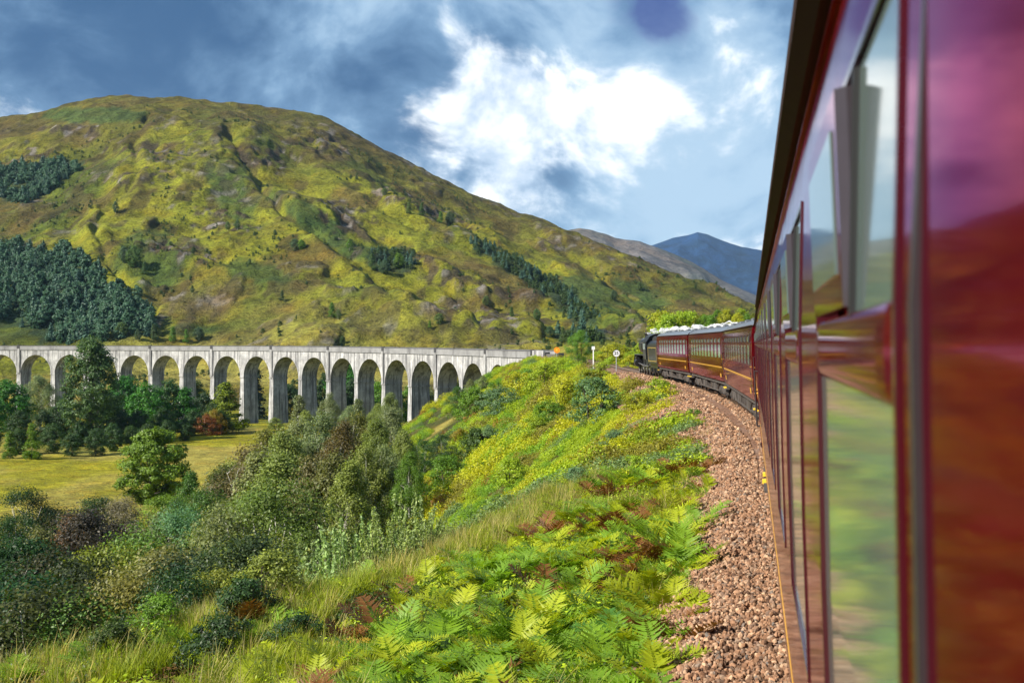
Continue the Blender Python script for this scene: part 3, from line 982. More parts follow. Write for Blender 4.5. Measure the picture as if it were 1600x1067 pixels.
# refuges over every second pier, built as solid near-black boxes
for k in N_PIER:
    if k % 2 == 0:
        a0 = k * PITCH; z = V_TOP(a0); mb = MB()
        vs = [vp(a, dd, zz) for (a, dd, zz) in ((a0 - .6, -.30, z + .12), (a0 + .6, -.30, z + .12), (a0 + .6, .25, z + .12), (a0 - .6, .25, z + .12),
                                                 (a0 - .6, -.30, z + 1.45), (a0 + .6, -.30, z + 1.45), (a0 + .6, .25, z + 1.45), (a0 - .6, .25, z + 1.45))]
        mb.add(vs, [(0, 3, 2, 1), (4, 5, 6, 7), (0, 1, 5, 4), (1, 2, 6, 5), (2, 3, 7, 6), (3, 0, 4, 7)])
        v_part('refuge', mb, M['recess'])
# abutment and wing wall at the near end
mb = MB()
def vbox(mb, a_lo, a_hi, d_lo, d_hi, z_lo, z_hi):
    vs = [vp(a, dd, z) for (a, dd, z) in ((a_lo, d_lo, z_lo), (a_hi, d_lo, z_lo), (a_hi, d_hi, z_lo), (a_lo, d_hi, z_lo), (a_lo, d_lo, z_hi), (a_hi, d_lo, z_hi), (a_hi, d_hi, z_hi), (a_lo, d_hi, z_hi))]
    mb.add(vs, [(0, 3, 2, 1), (4, 5, 6, 7), (0, 1, 5, 4), (1, 2, 6, 5), (2, 3, 7, 6), (3, 0, 4, 7)])
vbox(mb, -2 * PITCH - 8.5, -2 * PITCH + .2, .0, 5.5, -12, .24); v_part('abutment', mb, M['concrete'])
mb = MB(); vbox(mb, -2 * PITCH - 8.3, -2 * PITCH - .65, -.22, .22, .25, 1.5); v_part('parapet', mb, M['concrete'])
mb = MB(); vbox(mb, -2 * PITCH - 18, -2 * PITCH - 10.0, -.1, .3, -3, .85); v_part('wing_wall', mb, simple('dark_stone', (.09, .085, .08), .9, nscale=1.5, var=.5, bump=.4))
mb = MB(); vbox(mb, -2 * PITCH - 10.0, -2 * PITCH - 8.5, -.3, .7, -3, 1.2); v_part('end_pillar', mb, M['recess'])
mb = MB(); vbox(mb, -2 * PITCH - 20.0, -2 * PITCH - 18.0, -.3, .7, -3, 1.1); v_part('end_pillar', mb, M['recess'])

# ------------------------------------------------------------------ train
# local axes of a vehicle: +X forward, +Y left (towards the valley), Z up from rail level
Z_PROF = [(1.05, 1.362), (1.15, 1.378), (1.30, 1.390), (1.50, 1.400), (1.75, 1.407), (2.05, 1.410), (2.25, 1.409), (2.60, 1.403), (2.94, 1.392), (3.01, 1.389), (3.28, 1.370), (3.42, 1.356), (3.55, 1.335)]


def side(z):
    return float(np.interp(z, [p[0] for p in Z_PROF], [p[1] for p in Z_PROF]))


L_COACH = 20.0
WIN = [(1.20 + 1.72 * k, 2.23 + 1.72 * k) for k in range(10)]
WZ0, WZL, WZU, WZ1 = 2.25, 2.935, 3.005, 3.28
DOORS = [(.12, .74), (19.16, 19.78)]
DZ0, DZ1 = 2.45, 3.22
ROOF = [(1.335, 3.552), (1.29, 3.63), (1.18, 3.72), (.95, 3.82), (.6, 3.89), (.2, 3.925)]


def side_sheet():
    """left and right sides with the window openings really cut and their reveals turned in"""
    mb = MB()
    xs = sorted({0.0, L_COACH} | {x for w in WIN for x in w} | {x for dd in DOORS for x in (dd[0] + .09, dd[1] - .09)})
    zs = sorted({p[0] for p in Z_PROF} | {WZ0, WZ1, DZ0, DZ1})
    def opening(xm, zm):
        if WZ0 < zm < WZ1 and any(a < xm < b for a, b in WIN):
            return True
        return DZ0 < zm < DZ1 and any(a + .09 < xm < b - .09 for a, b in DOORS)
    for sgn in (1, -1):
        for i in range(len(xs) - 1):
            for j in range(len(zs) - 1):
                if opening((xs[i] + xs[i + 1]) / 2, (zs[j] + zs[j + 1]) / 2):
                    continue
                x0, x1, z0, z1 = xs[i], xs[i + 1], zs[j], zs[j + 1]
                q = [(x0, sgn * side(z0), z0), (x1, sgn * side(z0), z0), (x1, sgn * side(z1), z1), (x0, sgn * side(z1), z1)]
                mb.add(q, [(0, 1, 2, 3)])
        holes = [(a, b, WZ0, WZ1) for a, b in WIN] + [(a + .09, b - .09, DZ0, DZ1) for a, b in DOORS]
        for (a, b, z0, z1) in holes:
            ring = [(a, z0), (b, z0), (b, z1), (a, z1)]
            for k in range(4):
                p, q = ring[k], ring[(k + 1) % 4]
                mb.add([(p[0], sgn * side(p[1]), p[1]), (q[0], sgn * side(q[1]), q[1]), (q[0], sgn * (side(q[1]) - .05), q[1]), (p[0], sgn * (side(p[1]) - .05), p[1])], [(0, 1, 2, 3)])
    # ends
    prof = [(y, z) for z, y in Z_PROF] + ROOF[1:] + [(-y, z) for y, z in ROOF[::-1][:-1]] + [(-y, z) for z, y in Z_PROF[::-1]]
    for x in (0.0, L_COACH):
        mb.add([(x, y, z) for y, z in prof], [tuple(range(len(prof)))])
    # floor plate
    mb.add([(0, 1.335, 1.05), (L_COACH, 1.335, 1.05), (L_COACH, -1.335, 1.05), (0, -1.335, 1.05)], [(0, 1, 2, 3)])
    return mb


def pane_mesh(name, a, b, z0, z1, inset, mat_):
    mb = MB(); n = 4
    for j in range(n):
        za, zb = z0 + (z1 - z0) * j / n, z0 + (z1 - z0) * (j + 1) / n
        mb.add([(a, side(za) - inset, za), (b, side(za) - inset, za), (b, side(zb) - inset, zb), (a, side(zb) - inset, zb),
                (a, side(za) - inset - .012, za), (b, side(za) - inset - .012, za), (b, side(zb) - inset - .012, zb), (a, side(zb) - inset - .012, zb)],
               [(0, 1, 2, 3), (4, 7, 6, 5)])
    return mb.mesh(name, mat_)


def strip(mb, a, b, z0, z1, lo, hi):
    """a bar on the body side between two heights, from offset lo to hi beyond the skin"""
    vs = []
    for x in (a, b):
        vs += [(x, side(z0) + lo, z0), (x, side(z0) + hi, z0), (x, side(z1) + hi, z1), (x, side(z1) + lo, z1)]
    mb.add(vs, [(0, 1, 2, 3), (4, 7, 6, 5), (0, 4, 5, 1), (1, 5, 6, 2), (2, 6, 7, 3), (3, 7, 4, 0)])


def frame_mesh():
    """window surround: rubber seal ring, transom and mid post; window's own origin at x = 0"""
    mb = MB(); w = 1.03
    t = .009
    for (x0, x1) in ((-.004, t), (w - t, w + .004)):
        for za, zb in ((WZ0, 2.6), (2.6, WZL), (WZL, WZU), (WZU, WZ1)):
            strip(mb, x0, x1, za, zb, -.03, .0035)
    strip(mb, t, w - t, WZ0 - .004, WZ0 + t, -.03, .003); strip(mb, t, w - t, WZ1 - t, WZ1 + .004, -.03, .003)
    return mb.mesh('frame', M['dark_maroon'])


def transom_mesh():
    """rounded rail between the lower pane and the top lights"""
    mb = MB(); w = 1.03; prof = []
    for k in range(9):
        a = math.pi * k / 8; prof.append((WZL - .004 + (WZU - WZL + .008) * (1 - math.cos(a)) / 2, .006 * math.sin(a)))
    vs = []; xs = ((.009, 0), (.05, .8), (.10, 1), (w - .10, 1), (w - .05, .8), (w - .009, 0)); n = len(prof) + 2
    for x, kx in xs:
        vs += [(x, side(z) + o * kx + .0005, z) for z, o in prof] + [(x, side(WZU) - .03, WZU), (x, side(WZL) - .03, WZL)]
    for b in range(len(xs) - 1):
        mb.add(vs[b * n:(b + 2) * n], [(k, (k + 1) % n, n + (k + 1) % n, n + k) for k in range(n)])
    return mb.mesh('transom', M['paint'], True)


def hopper_mesh():
    """opening top light over the far half of the window, hinged below and leaning out"""
    mb = MB(); x0, x1 = .40, .985; z0, z1 = WZU + .012, WZ1 - .03
    o0, o1 = .008, .022
    vs = []
    n = 6
    # thick rounded outer shell
    for k in range(n + 1):
        t = k / n; z = z0 + (z1 - z0) * t; o = o0 + (o1 - o0) * t; r = .012
        vs += [(x0, side(z) - .016, z), (x0, side(z) + o - r, z), (x0 + r, side(z) + o, z), (x1 - r, side(z) + o, z), (x1, side(z) + o - r, z), (x1, side(z) - .016, z)]
    fs = []
    for k in range(n):
        for e in range(5):
            fs.append((k * 6 + e, k * 6 + e + 1, (k + 1) * 6 + e + 1, (k + 1) * 6 + e))
    fs += [tuple(range(5, -1, -1)), tuple(range(n * 6, n * 6 + 6))]
    mb.add(vs, fs)
    mb.m = [1 if (k < n * 5 and k % 5 == 2) else 0 for k in range(len(fs))]
    return mb.mesh('ventilator', [M['vent'], M['paint']])


M['dark_maroon'] = simple('dark_maroon', (.045, .006, .010), .25, 0, .4, nscale=9, var=.3)
ME = {}
ME['body'] = side_sheet().mesh('body', M['paint'])
mb = MB()
rp_ = ROOF + [(-y, z) for y, z in ROOF[::-1]]
vs = [(x, y, z) for x in (-.02, L_COACH + .02) for (y, z) in rp_]; k = len(rp_)
mb.add(vs, [(j, j + 1, k + j + 1, k + j) for j in range(k - 1)]); ME['roof'] = mb.mesh('roof', M['roof'], True)
mb = MB()
for sgn in (1,):
    mb.prism([(1.325, 3.545), (1.352, 3.545), (1.385, 3.575), (1.385, 3.605), (1.325, 3.60)], -.02, L_COACH + .02, 'yz')
    mb.prism([(-1.325, 3.545), (-1.352, 3.545), (-1.385, 3.575), (-1.385, 3.605), (-1.325, 3.60)], -.02, L_COACH + .02, 'yz')
ME['gutter'] = mb.mesh('rain_strip', M['gutter'])
ME['frame'] = frame_mesh(); ME['transom'] = transom_mesh(); ME['hopper'] = hopper_mesh()
ME['lower'] = pane_mesh('lower_pane', .013, 1.017, WZ0 + .013, WZL, .004, M['glass'])
ME['upper'] = pane_mesh('upper_pane', .013, .39, WZU, WZ1 - .014, .003, M['glass'])
mb = MB(); strip(mb, .386, .400, WZU, WZ1 - .014, -.02, .004); ME['mullion'] = mb.mesh('mullion', M['rubber'])
mb = MB(); vs = []
for x in (.47, .94):
    for z in (WZU + .05, WZ1 - .065):
        o_ = .008 + (.022 - .008) * (z - WZU - .012) / (WZ1 - .03 - WZU - .012); vs += [(x, side(z) + o_ - .002, z), (x, side(z) + o_ + .0025, z)]
mb.add(vs, [(1, 3, 7, 5), (0, 4, 6, 2), (0, 1, 5, 4), (2, 6, 7, 3), (0, 2, 3, 1), (4, 5, 7, 6)])
ME['vent_pane'] = mb.mesh('vent_pane', M['glass'])
mb = MB()
for (za, zb) in ((1.76, 1.795),):
    strip(mb, .02, L_COACH - .02, za, zb, -.002, .003)
ME['lining'] = mb.mesh('lining', M['gold'])
mb = MB(); strip(mb, .02, L_COACH - .02, 1.722, 1.734, -.002, .003); ME['lining2'] = mb.mesh('lining', M['gold'])
mb = MB(); strip(mb, .8, L_COACH - .8, 3.43, 3.445, -.002, .010); ME['bead'] = mb.mesh('beading', M['paint'])
mb = MB()
for za, zb in ((1.10, 1.5), (1.5, 2.05), (2.05, 2.6), (2.6, 3.0), (3.0, 3.53)):
    strip(mb, 1.082, 1.098, za, zb, -.002, .006)
ME['cover_strip'] = mb.mesh('cover_strip', M['greymetal'])
# door: panel with recessed joint, droplight, grab rail, handle
dw_ = .62
mb = MB()
zz = [1.12, 1.3, 1.5, 1.75, 2.05, DZ0]
for a, b in zip(zz[:-1], zz[1:]):
    strip(mb, .012, dw_ - .012, a, b, -.004, .006)
strip(mb, .012, .088, DZ0, DZ1, -.004, .006); strip(mb, dw_ - .088, dw_ - .012, DZ0, DZ1, -.004, .006); strip(mb, .012, dw_ - .012, DZ1, 3.36, -.004, .006)
ME['door'] = mb.mesh('door', M['paint'])
ME['droplight'] = pane_mesh('droplight', .10, dw_ - .10, DZ0 + .005, DZ1 - .005, .02, M['glass'])
mb = MB(); mb.cyl((.06, side(2.2) + .006, 2.2), (.06, side(2.2) + .05, 2.2), .013, n=8); mb.cyl((.02, side(2.2) + .05, 2.2), (.16, side(2.2) + .05, 2.2), .014, n=8); ME['handle'] = mb.mesh('handle', M['gold'], True)
mb = MB()
mb.cyl((-.07, side(1.7) + .05, 1.7), (-.07, side(2.55) + .05, 2.55), .014, n=8); mb.cyl((-.07, side(1.7) - .01, 1.7), (-.07, side(1.7) + .05, 1.7), .012, n=8); mb.cyl((-.07, side(2.55) - .01, 2.55), (-.07, side(2.55) + .05, 2.55), .012, n=8)
ME['grab'] = mb.mesh('grab_rail', M['greymetal'], True)
mb = MB()
for z in (1.35, 1.95, 3.28):
    mb.box(dw_ - .02, dw_ + .05, side(z), side(z) + .022, z - .035, z + .035)
ME['hinge'] = mb.mesh('hinge', M['rubber'])
# number: worn gold dabs
mb = MB()
for j, h in enumerate((.2, .2, .17, .2, .2)):
    strip(mb, j * .11, j * .11 + .07, 1.24 + (.2 - h), 1.44, .0, .003)
ME['number'] = mb.mesh('number', M['gold'])
# underframe
mb = MB(); mb.box(.1, L_COACH - .1, 1.12, 1.26, .86, 1.049); mb.box(.1, L_COACH - .1, -1.26, -1.12, .86, 1.049)
mb.box(.1, .3, -1.1, 1.1, .8, 1.04); mb.box(L_COACH - .3, L_COACH - .1, -1.1, 1.1, .8, 1.04)
ME['solebar'] = mb.mesh('solebar', M['underframe'])
ME['boxes'] = []
for (x0, x1, y0, z0) in ((6.0, 7.5, .95, .42), (8.0, 8.7, .9, .5), (11.6, 13.2, .95, .40), (13.5, 13.9, .9, .55)):
    mb = MB(); mb.box(x0, x1, y0 - .45, y0 + .22, z0, .855); mb.box(x0 + .1, x0 + .16, y0 + .215, y0 + .25, z0 + .05, .8); mb.box(x1 - .16, x1 - .1, y0 + .215, y0 + .25, z0 + .05, .8)
    ME['boxes'].append(mb.mesh('battery_box', M['underframe']))
ME['vacuum'] = [MB().cyl((9.3, y, .62), (10.7, y, .62), .22, n=14).mesh('vacuum_cylinder', M['underframe'], True) for y in (.6, -.6)]
mb = MB()
for y in (1.15, -1.15):
    mb.box(5.0, 15.0, y - .03, y + .03, .38, .46)
    for x0, z0, x1, z1 in ((4.6, .86, 5.6, .42), (15.4, .86, 14.4, .42)):
        mb.cyl((x0, y, z0), (x1, y, z1), .035, n=6)
    for x in (6.5, 8.8, 11.2, 13.5):
        mb.cyl((x, y, .42), (x, y, .86), .03, n=6)
ME['truss'] = mb.mesh('truss', M['underframe'])
mb = MB(); mb.box(.2, 1.4, 1.20, 1.40, .72, .76); mb.box(.3, .34, 1.22, 1.3, .76, .88); mb.box(1.2, 1.24, 1.22, 1.3, .76, .88)
ME['step'] = mb.mesh('step_board', M['underframe'])
mb = MB(); mb.box(.18, .42, 1.30, 1.42, .745, .80); ME['step_tip'] = mb.mesh('step_end', M['yellow'])


def wheel_mesh(r, w=.13, spokes=0, mat_=None):
    mb = MB()
    mb.lathe([(-w / 2, 0), (-w / 2, .12), (-w * .3, .13), (-w * .3, r - .09), (-w / 2, r - .08), (-w / 2, r), (w * .38, r), (w * .38, r + .03), (w / 2, r + .03), (w / 2, r - .08), (w * .2, r - .09), (w * .2, 0)][::-1], (0, 0, 0), (0, -1, 0), 20)
    return mb.mesh('wheel', mat_ or M['underframe'], True)


ME['wheel'] = wheel_mesh(.457)
mb = MB()
for y in (1.02, -1.02):
    mb.prism([(-1.75, .62), (-1.75, .78), (-.6, .82), (-.35, .70), (.35, .70), (.6, .82), (1.75, .78), (1.75, .62), (.7, .58), (.5, .42), (-.5, .42), (-.7, .58)], y - .06, y + .06)
    for x in (-1.3, 1.3):
        mb.box(x - .17, x + .17, y - .12, y + .14, .30, .62); mb.cyl((x, y + .14, .45), (x, y + .18, .45), .11, n=10)
        for e in (-.26, .26):
            mb.cyl((x + e, y + .02, .40), (x + e, y + .02, .74), .075, n=8)
    mb.box(-.42, .42, y - .1, y + .12, .30, .40)
    for e in (-.25, 0, .25):
        mb.cyl((e, y + .05, .40), (e, y + .05, .66), .08, n=8)
mb.box(-.3, .3, -.95, .95, .6, .84); mb.box(-1.75, -1.62, -.98, .98, .6, .76); mb.box(1.62, 1.75, -.98, .98, .6, .76)
ME['bogie'] = mb.mesh('bogie', M['underframe'])
mb = MB(); mb.cyl((-.05, .0, 0), (-.32, .0, 0), .055, n=10); mb.cyl((-.32, 0, 0), (-.36, 0, 0), .20, .19, n=14); ME['buffer'] = mb.mesh('buffer', M['underframe'], True)
mb = MB(); mb.box(-.23, -.005, -.62, .62, 1.15, 3.25)
ME['gangway'] = mb.mesh('gangway', M['rubber'])
mb = MB(); mb.lathe([(0, .16), (.07, .15), (.10, .12), (.11, 0)], (0, 0, 0), (0, 0, 1), 10); mb.box(-.16, .16, -.09, .09, .01, .09); ME['roof_vent'] = mb.mesh('roof_vent', M['roof'], True)


def kid(nm, me, par, loc=(0, 0, 0), rz=0.0, scale=None):
    o = link(nm, me, par); o.location = loc; o.rotation_euler = (0, 0, rz)
    if scale:
        o.scale = scale
    return o


def place(o, s0, s1, z=0.0):
    """stand a vehicle on the line with its axles on the curve"""
    a, _ = trk(s0 + (s1 - s0) * .15); b, _ = trk(s0 + (s1 - s0) * .85)
    f = (b - a) / np.linalg.norm(b - a); mid = (a + b) / 2; st = mid - f * (s1 - s0) / 2
    o.location = (st[0], st[1], rail_z((s0 + s1) / 2) + z)
    o.rotation_euler = (-cant_at((s0 + s1) / 2), 0, math.atan2(f[1], f[0]))


def make_coach(label, s0):
    t = empty('carriage'); tag(t, label, 'carriage', 'maroon carriages of the steam train')
    place(t, s0, s0 + L_COACH)
    kid('body', ME['body'], t); r = kid('roof', ME['roof'], t)
    for x in np.arange(1.5, 19, 1.9):
        kid('roof_vent', ME['roof_vent'], r, (x, .55 if int(x * 10) % 2 else -.55, 3.88))
    kid('rain_strip', ME['gutter'], t); kid('lining', ME['lining2'], t); s0 > 5 and kid('lining', ME['lining'], t); kid('beading', ME['bead'], t); kid('cover_strip', ME['cover_strip'], t)
    for (a, b) in WIN:
        w = kid('window', ME['frame'], t, (a, 0, 0))
        kid('transom', ME['transom'], w); kid('lower_pane', ME['lower'], w); kid('upper_pane', ME['upper'], w); kid('mullion', ME['mullion'], w); kid('ventilator', ME['hopper'], w); kid('vent_pane', ME['vent_pane'], w)
    for (a, b) in DOORS:
        dd = kid('door', ME['door'], t, (a, 0, 0)); kid('droplight', ME['droplight'], dd); kid('handle', ME['handle'], dd); kid('hinge', ME['hinge'], dd)
        if a > 5:
            kid('grab_rail', ME['grab'], dd)
    kid('number', ME['number'], t, (1.3, 0, 0)); kid('number', ME['number'], t, (17.6, 0, 0))
    kid('solebar', ME['solebar'], t); [kid('battery_box', b_, t) for b_ in ME['boxes']]; [kid('vacuum_cylinder', b_, t) for b_ in ME['vacuum']]; kid('truss', ME['truss'], t)
    for x, sx in ((0, 1), (L_COACH, -1)):
        st = kid('step_board', ME['step'], t, (x, 0, 0), 0, (sx, 1, 1)); kid('step_end', ME['step_tip'], st)
        kid('gangway', ME['gangway'], t, (x, 0, 0), 0, (sx, 1, 1))
        for y in (-.86, .86):
            kid('buffer', ME['buffer'], t, (x, y, 1.0), 0, (sx, 1, 1))
    for x in (2.9, L_COACH - 2.9):
        bg_ = kid('bogie', ME['bogie'], t, (x, 0, 0))
        for dx in (-1.3, 1.3):
            for y in (-.76, .76):
                kid('wheel', ME['wheel'], bg_, (dx, y, .457), 0, (1, 1 if y > 0 else -1, 1))
    return t


PITCH_C = 20.45; S_A = -0.30
for j, lab in enumerate(('glossy maroon carriage at very close range filling the right edge of the picture',
                         'maroon carriage almost hidden end-on behind the close glossy one',
                         'maroon carriage with yellow line, third from the locomotive tender',
                         'middle maroon carriage of the three seen along the bend',
                         'maroon carriage coupled directly behind the black tender')):
    make_coach(lab, S_A + j * PITCH_C)
S_T = S_A + 5 * PITCH_C + .25

# ---- tender
ten = empty('tender'); tag(ten, 'black high-sided tender between the locomotive and the first maroon carriage', 'tender'); place(ten, S_T, S_T + 7.2)
mb = MB(); mb.prism([(1.30, 1.2), (1.30, 2.75), (1.20, 2.98), (.95, 3.2), (-.95, 3.2), (-1.20, 2.98), (-1.30, 2.75), (-1.30, 1.2)], .15, 6.9, 'yz'); mb.build('tank', M['black'], ten, True, .03)
mb = MB(); mb.prism([(2.6, 3.2), (3.2, 3.45), (4.6, 3.62), (6.0, 3.5), (6.7, 3.2)], -.85, .85, 'xz'); mb.build('coal', simple('coal', (.02, .02, .022), .6, nscale=9, bump=.8), ten)
mb = MB()
for z0, z1 in ((1.42, 1.455), (2.60, 2.635)):
    mb.box(.5, 6.5, 1.301, 1.308, z0, z1)
for x in (.5, 6.465):
    mb.box(x, x + .035, 1.301, 1.308, 1.456, 2.599)
mb.build('lining', M['loco_line'], ten)
mb = MB(); mb.box(.1, 7.0, -1.05, -.95, .45, 1.19); mb.box(.1, 7.0, .95, 1.05, .45, 1.19); mb.box(.05, .2, -1.25, 1.25, .85, 1.19)
for x in (1.3, 3.55, 5.8):
    for y in (-1.1, 1.1):
        mb.box(x - .18, x + .18, y - .08, y + .08, .42, .8)
mb.build('frame', M['black'], ten)
ME['twheel'] = wheel_mesh(.63, mat_=M['black'])
for x in (1.3, 3.55, 5.8):
    for y in (-.76, .76):
        kid('wheel', ME['twheel'], ten, (x, y, .66), 0, (1, 1 if y > 0 else -1, 1))

# ---- locomotive
S_L = S_T + 7.35
loc = empty('steam_locomotive'); tag(loc, 'black steam locomotive leading the train round the bend', 'locomotive'); place(loc, S_L, S_L + 11.4)
mb = MB(); mb.lathe([(2.6, 0), (2.6, .86), (4.6, .86), (8.3, .76), (8.32, .82), (10.4, .82), (10.42, .74), (10.55, .55), (10.62, 0)], (0, 0, 2.72), (1, 0, 0), 24); mb.build('boiler', M['black'], loc, True)
mb = MB(); mb.prism([(1.30, 1.5), (1.32, 2.7), (1.22, 3.2), (.9, 3.62), (.4, 3.80), (-.4, 3.80), (-.9, 3.62), (-1.22, 3.2), (-1.32, 2.7), (-1.30, 1.5)], .9, 2.9, 'yz'); mb.build('cab', M['black'], loc, True, .02)
mb = MB(); mb.prism([(1.34, 3.1), (1.24, 3.24), (.92, 3.66), (.4, 3.85), (-.4, 3.85), (-.92, 3.66), (-1.24, 3.24), (-1.34, 3.1), (-1.2, 3.2), (-.9, 3.625), (-.4, 3.81), (.4, 3.81), (.9, 3.625), (1.2, 3.2)], .1, 3.0, 'yz'); mb.build('cab_roof', M['black'], loc)
mb = MB(); mb.box(1.15, 1.75, 1.28, 1.335, 2.45, 3.0); mb.box(1.9, 2.5, 1.28, 1.335, 2.45, 3.0); mb.build('cab_window', M['glass'], loc)
mb = MB(); mb.lathe([(0, .34), (.12, .27), (.42, .26), (.52, .33), (.60, .31), (.60, .2), (.3, .2)], (9.35, 0, 3.42), (0, 0, 1), 16); mb.build('chimney', M['black'], loc, True)
mb = MB(); mb.lathe([(0, .42), (.16, .36), (.34, .33), (.46, .22), (.50, 0)], (6.3, 0, 3.40), (0, 0, 1), 16); mb.build('dome', M['black'], loc, True)
mb = MB(); mb.lathe([(0, .16), (.25, .15), (.3, 0)], (3.6, .2, 3.50), (0, 0, 1), 10); mb.lathe([(0, .16), (.25, .15), (.3, 0)], (3.6, -.2, 3.50), (0, 0, 1), 10); mb.build('safety_valve', M['black'], loc, True)
mb = MB(); mb.box(2.9, 10.3, .80, 1.28, 1.86, 1.93); mb.box(2.9, 10.3, -1.28, -.80, 1.86, 1.93); mb.box(10.3, 11.0, -1.28, 1.28, 1.25, 1.32)
mb.add([(10.3, 1.28, 1.93), (10.3, -1.28, 1.93), (11.0, -1.28, 1.32), (11.0, 1.28, 1.32), (10.3, 1.28, 1.88), (10.3, -1.28, 1.88), (10.95, -1.28, 1.30), (10.95, 1.28, 1.30)], [(0, 1, 2, 3), (7, 6, 5, 4), (0, 3, 7, 4), (1, 5, 6, 2)])
mb.build('running_board', M['black'], loc)
mb = MB(); mb.box(.6, 10.9, .5, .62, .7, 1.5); mb.box(.6, 10.9, -.62, -.5, .7, 1.5); mb.box(10.95, 11.08, -1.25, 1.25, .85, 1.25); mb.box(2.0, 10.0, -.5, .5, 1.2, 1.9); mb.build('frame', M['black'], loc)
ME['driver'] = wheel_mesh(.915, mat_=M['black']); ME['pony'] = wheel_mesh(.50, mat_=M['black'])
for x in (2.3, 4.5, 6.6):
    for y in (-.76, .76):
        kid('driving_wheel', ME['driver'], loc, (x, y, .94), 0, (1, 1 if y > 0 else -1, 1))
for x in (8.5, 10.3):
    for y in (-.76, .76):
        kid('bogie_wheel', ME['pony'], loc, (x, y, .53), 0, (1, 1 if y > 0 else -1, 1))
for y in (1.08, -1.08):
    mb = MB(); mb.cyl((8.75, y, 1.05), (9.95, y, 1.12), .36, n=16); mb.cyl((8.8, y, 1.55), (9.9, y, 1.58), .22, n=12); mb.build('cylinder', M['black'], loc, True)
M['rod'] = simple('rod_steel', (.45, .45, .46), .35, .9)
mb = MB(); mb.box(2.2, 6.7, .93, .98, .80, .92); mb.build('coupling_rod', M['rod'], loc)
mb = MB(); mb.cyl((4.5, 1.04, .86), (8.0, 1.04, 1.02), .055, n=8); mb.cyl((8.0, 1.06, 1.02), (8.8, 1.06, 1.06), .04, n=8); mb.build('connecting_rod', M['rod'], loc)
for y in (-.86, .86):
    kid('buffer', ME['buffer'], loc, (11.08, y, 1.05), 0, (-1, 1, 1))
mb = MB(); mb.cyl((3.0, .95, 3.05), (10.3, .86, 3.05), .02, n=6); mb.build('handrail', M['rod'], loc)

# ---- steam trailing back over the carriages
m, t, out = mat('steam_vapour')
df = t.node('ShaderNodeBsdfDiffuse', {'Color': (.93, .93, .94)}); tl = t.node('ShaderNodeBsdfTranslucent', {'Color': (.93, .93, .94)}); tp = t.node('ShaderNodeBsdfTransparent')
m1 = t.node('ShaderNodeMixShader', {0: .45}); t.l.new(df.outputs[0], m1.inputs[1]); t.l.new(tl.outputs[0], m1.inputs[2])
geo = t.node('ShaderNodeNewGeometry').outputs['Position']
m2 = t.node('ShaderNodeMixShader', {0: t.maprange(t.noise(geo, 2.2, 5, .65), .40, .64, 0, .85)}); t.l.new(tp.outputs[0], m2.inputs[1]); t.l.new(m1.outputs[0], m2.inputs[2])
t.l.new(m2.outputs[0], out.inputs['Surface']); M['steam'] = m
import bmesh
bm = bmesh.new()
for k in range(52):
    f_ = k / 51; s = S_L + 9.2 - f_ * 34 - random.uniform(0, .8)
    p, fw = trk(s); l = np.array([-fw[1], fw[0]])
    rad = .17 + .20 * f_ ** .5 * random.uniform(.4, 1.3); off = -.3 - 3.4 * f_ + random.uniform(-.6, .6)
    zc = 3.98 + .16 * math.sin(min(1, f_ * 6) * 1.6) + random.uniform(-.10, .16)
    ret = bmesh.ops.create_icosphere(bm, subdivisions=2, radius=rad)
    for v in ret['verts']:
        n_ = v.co.normalized(); dsp = 1 + .5 * float(fbm(np.array([n_.x * 2 + k]), np.array([n_.y * 2 + n_.z * 3]), 3, k)[0])
        v.co = Vector((p[0] + l[0] * off, p[1] + l[1] * off, zc)) + Vector((v.co.x * 1.3, v.co.y * 1.3, v.co.z * .8)) * dsp
me = bpy.data.meshes.new('steam'); bm.to_mesh(me); bm.free(); me.materials.append(M['steam'])
link('steam', me, kind='stuff')
# ------------------------------------------------------------------ plants: building blocks
def unit(v):
    return v / np.maximum(np.linalg.norm(v, axis=-1, keepdims=True), 1e-9)


def leaf_cards(P, size, rng, up=.35, aspect=.5, outward=None, out_w=.6):
    """diamond leaves at P; returns V, F, rnd"""
    n = len(P); size = np.broadcast_to(size, n)
    nrm = rng.normal(size=(n, 3)); nrm[:, 2] += up
    if outward is not None:
        nrm = nrm * (1 - out_w) + outward * out_w * 1.7
    nrm = unit(nrm)
    a = unit(np.cross(nrm, rng.normal(size=(n, 3)))); b = np.cross(nrm, a)
    s = size[:, None]
    V = np.stack([P - a * s, P + b * s * aspect, P + a * s, P - b * s * aspect], 1).reshape(-1, 3)
    F = np.arange(4 * n).reshape(n, 4)
    return V, F, rng.random(n)


def tube(mb, pts, radii, n=6):
    """tapered tube through points"""
    base = len(mb.v); pts = [Vector(p) for p in pts]
    for k, p in enumerate(pts):
        ax = (pts[min(k + 1, len(pts) - 1)] - pts[max(k - 1, 0)]).normalized()
        a = ax.orthogonal().normalized(); b = ax.cross(a)
        for j in range(n):
            t = 2 * math.pi * j / n
            mb.v.append(tuple(p + a * math.cos(t) * radii[k] + b * math.sin(t) * radii[k]))
    for k in range(len(pts) - 1):
        for j in range(n):
            mb.f.append((base + k * n + j, base + k * n + (j + 1) % n, base + (k + 1) * n + (j + 1) % n, base + (k + 1) * n + j)); mb.m.append(0)


def raw_mesh(mb, name, m):
    me = bpy.data.meshes.new(name); me.from_pydata(mb.v, [], mb.f); me.materials.append(m)
    me.polygons.foreach_set('use_smooth', [True] * len(me.polygons)); me.update()
    return me


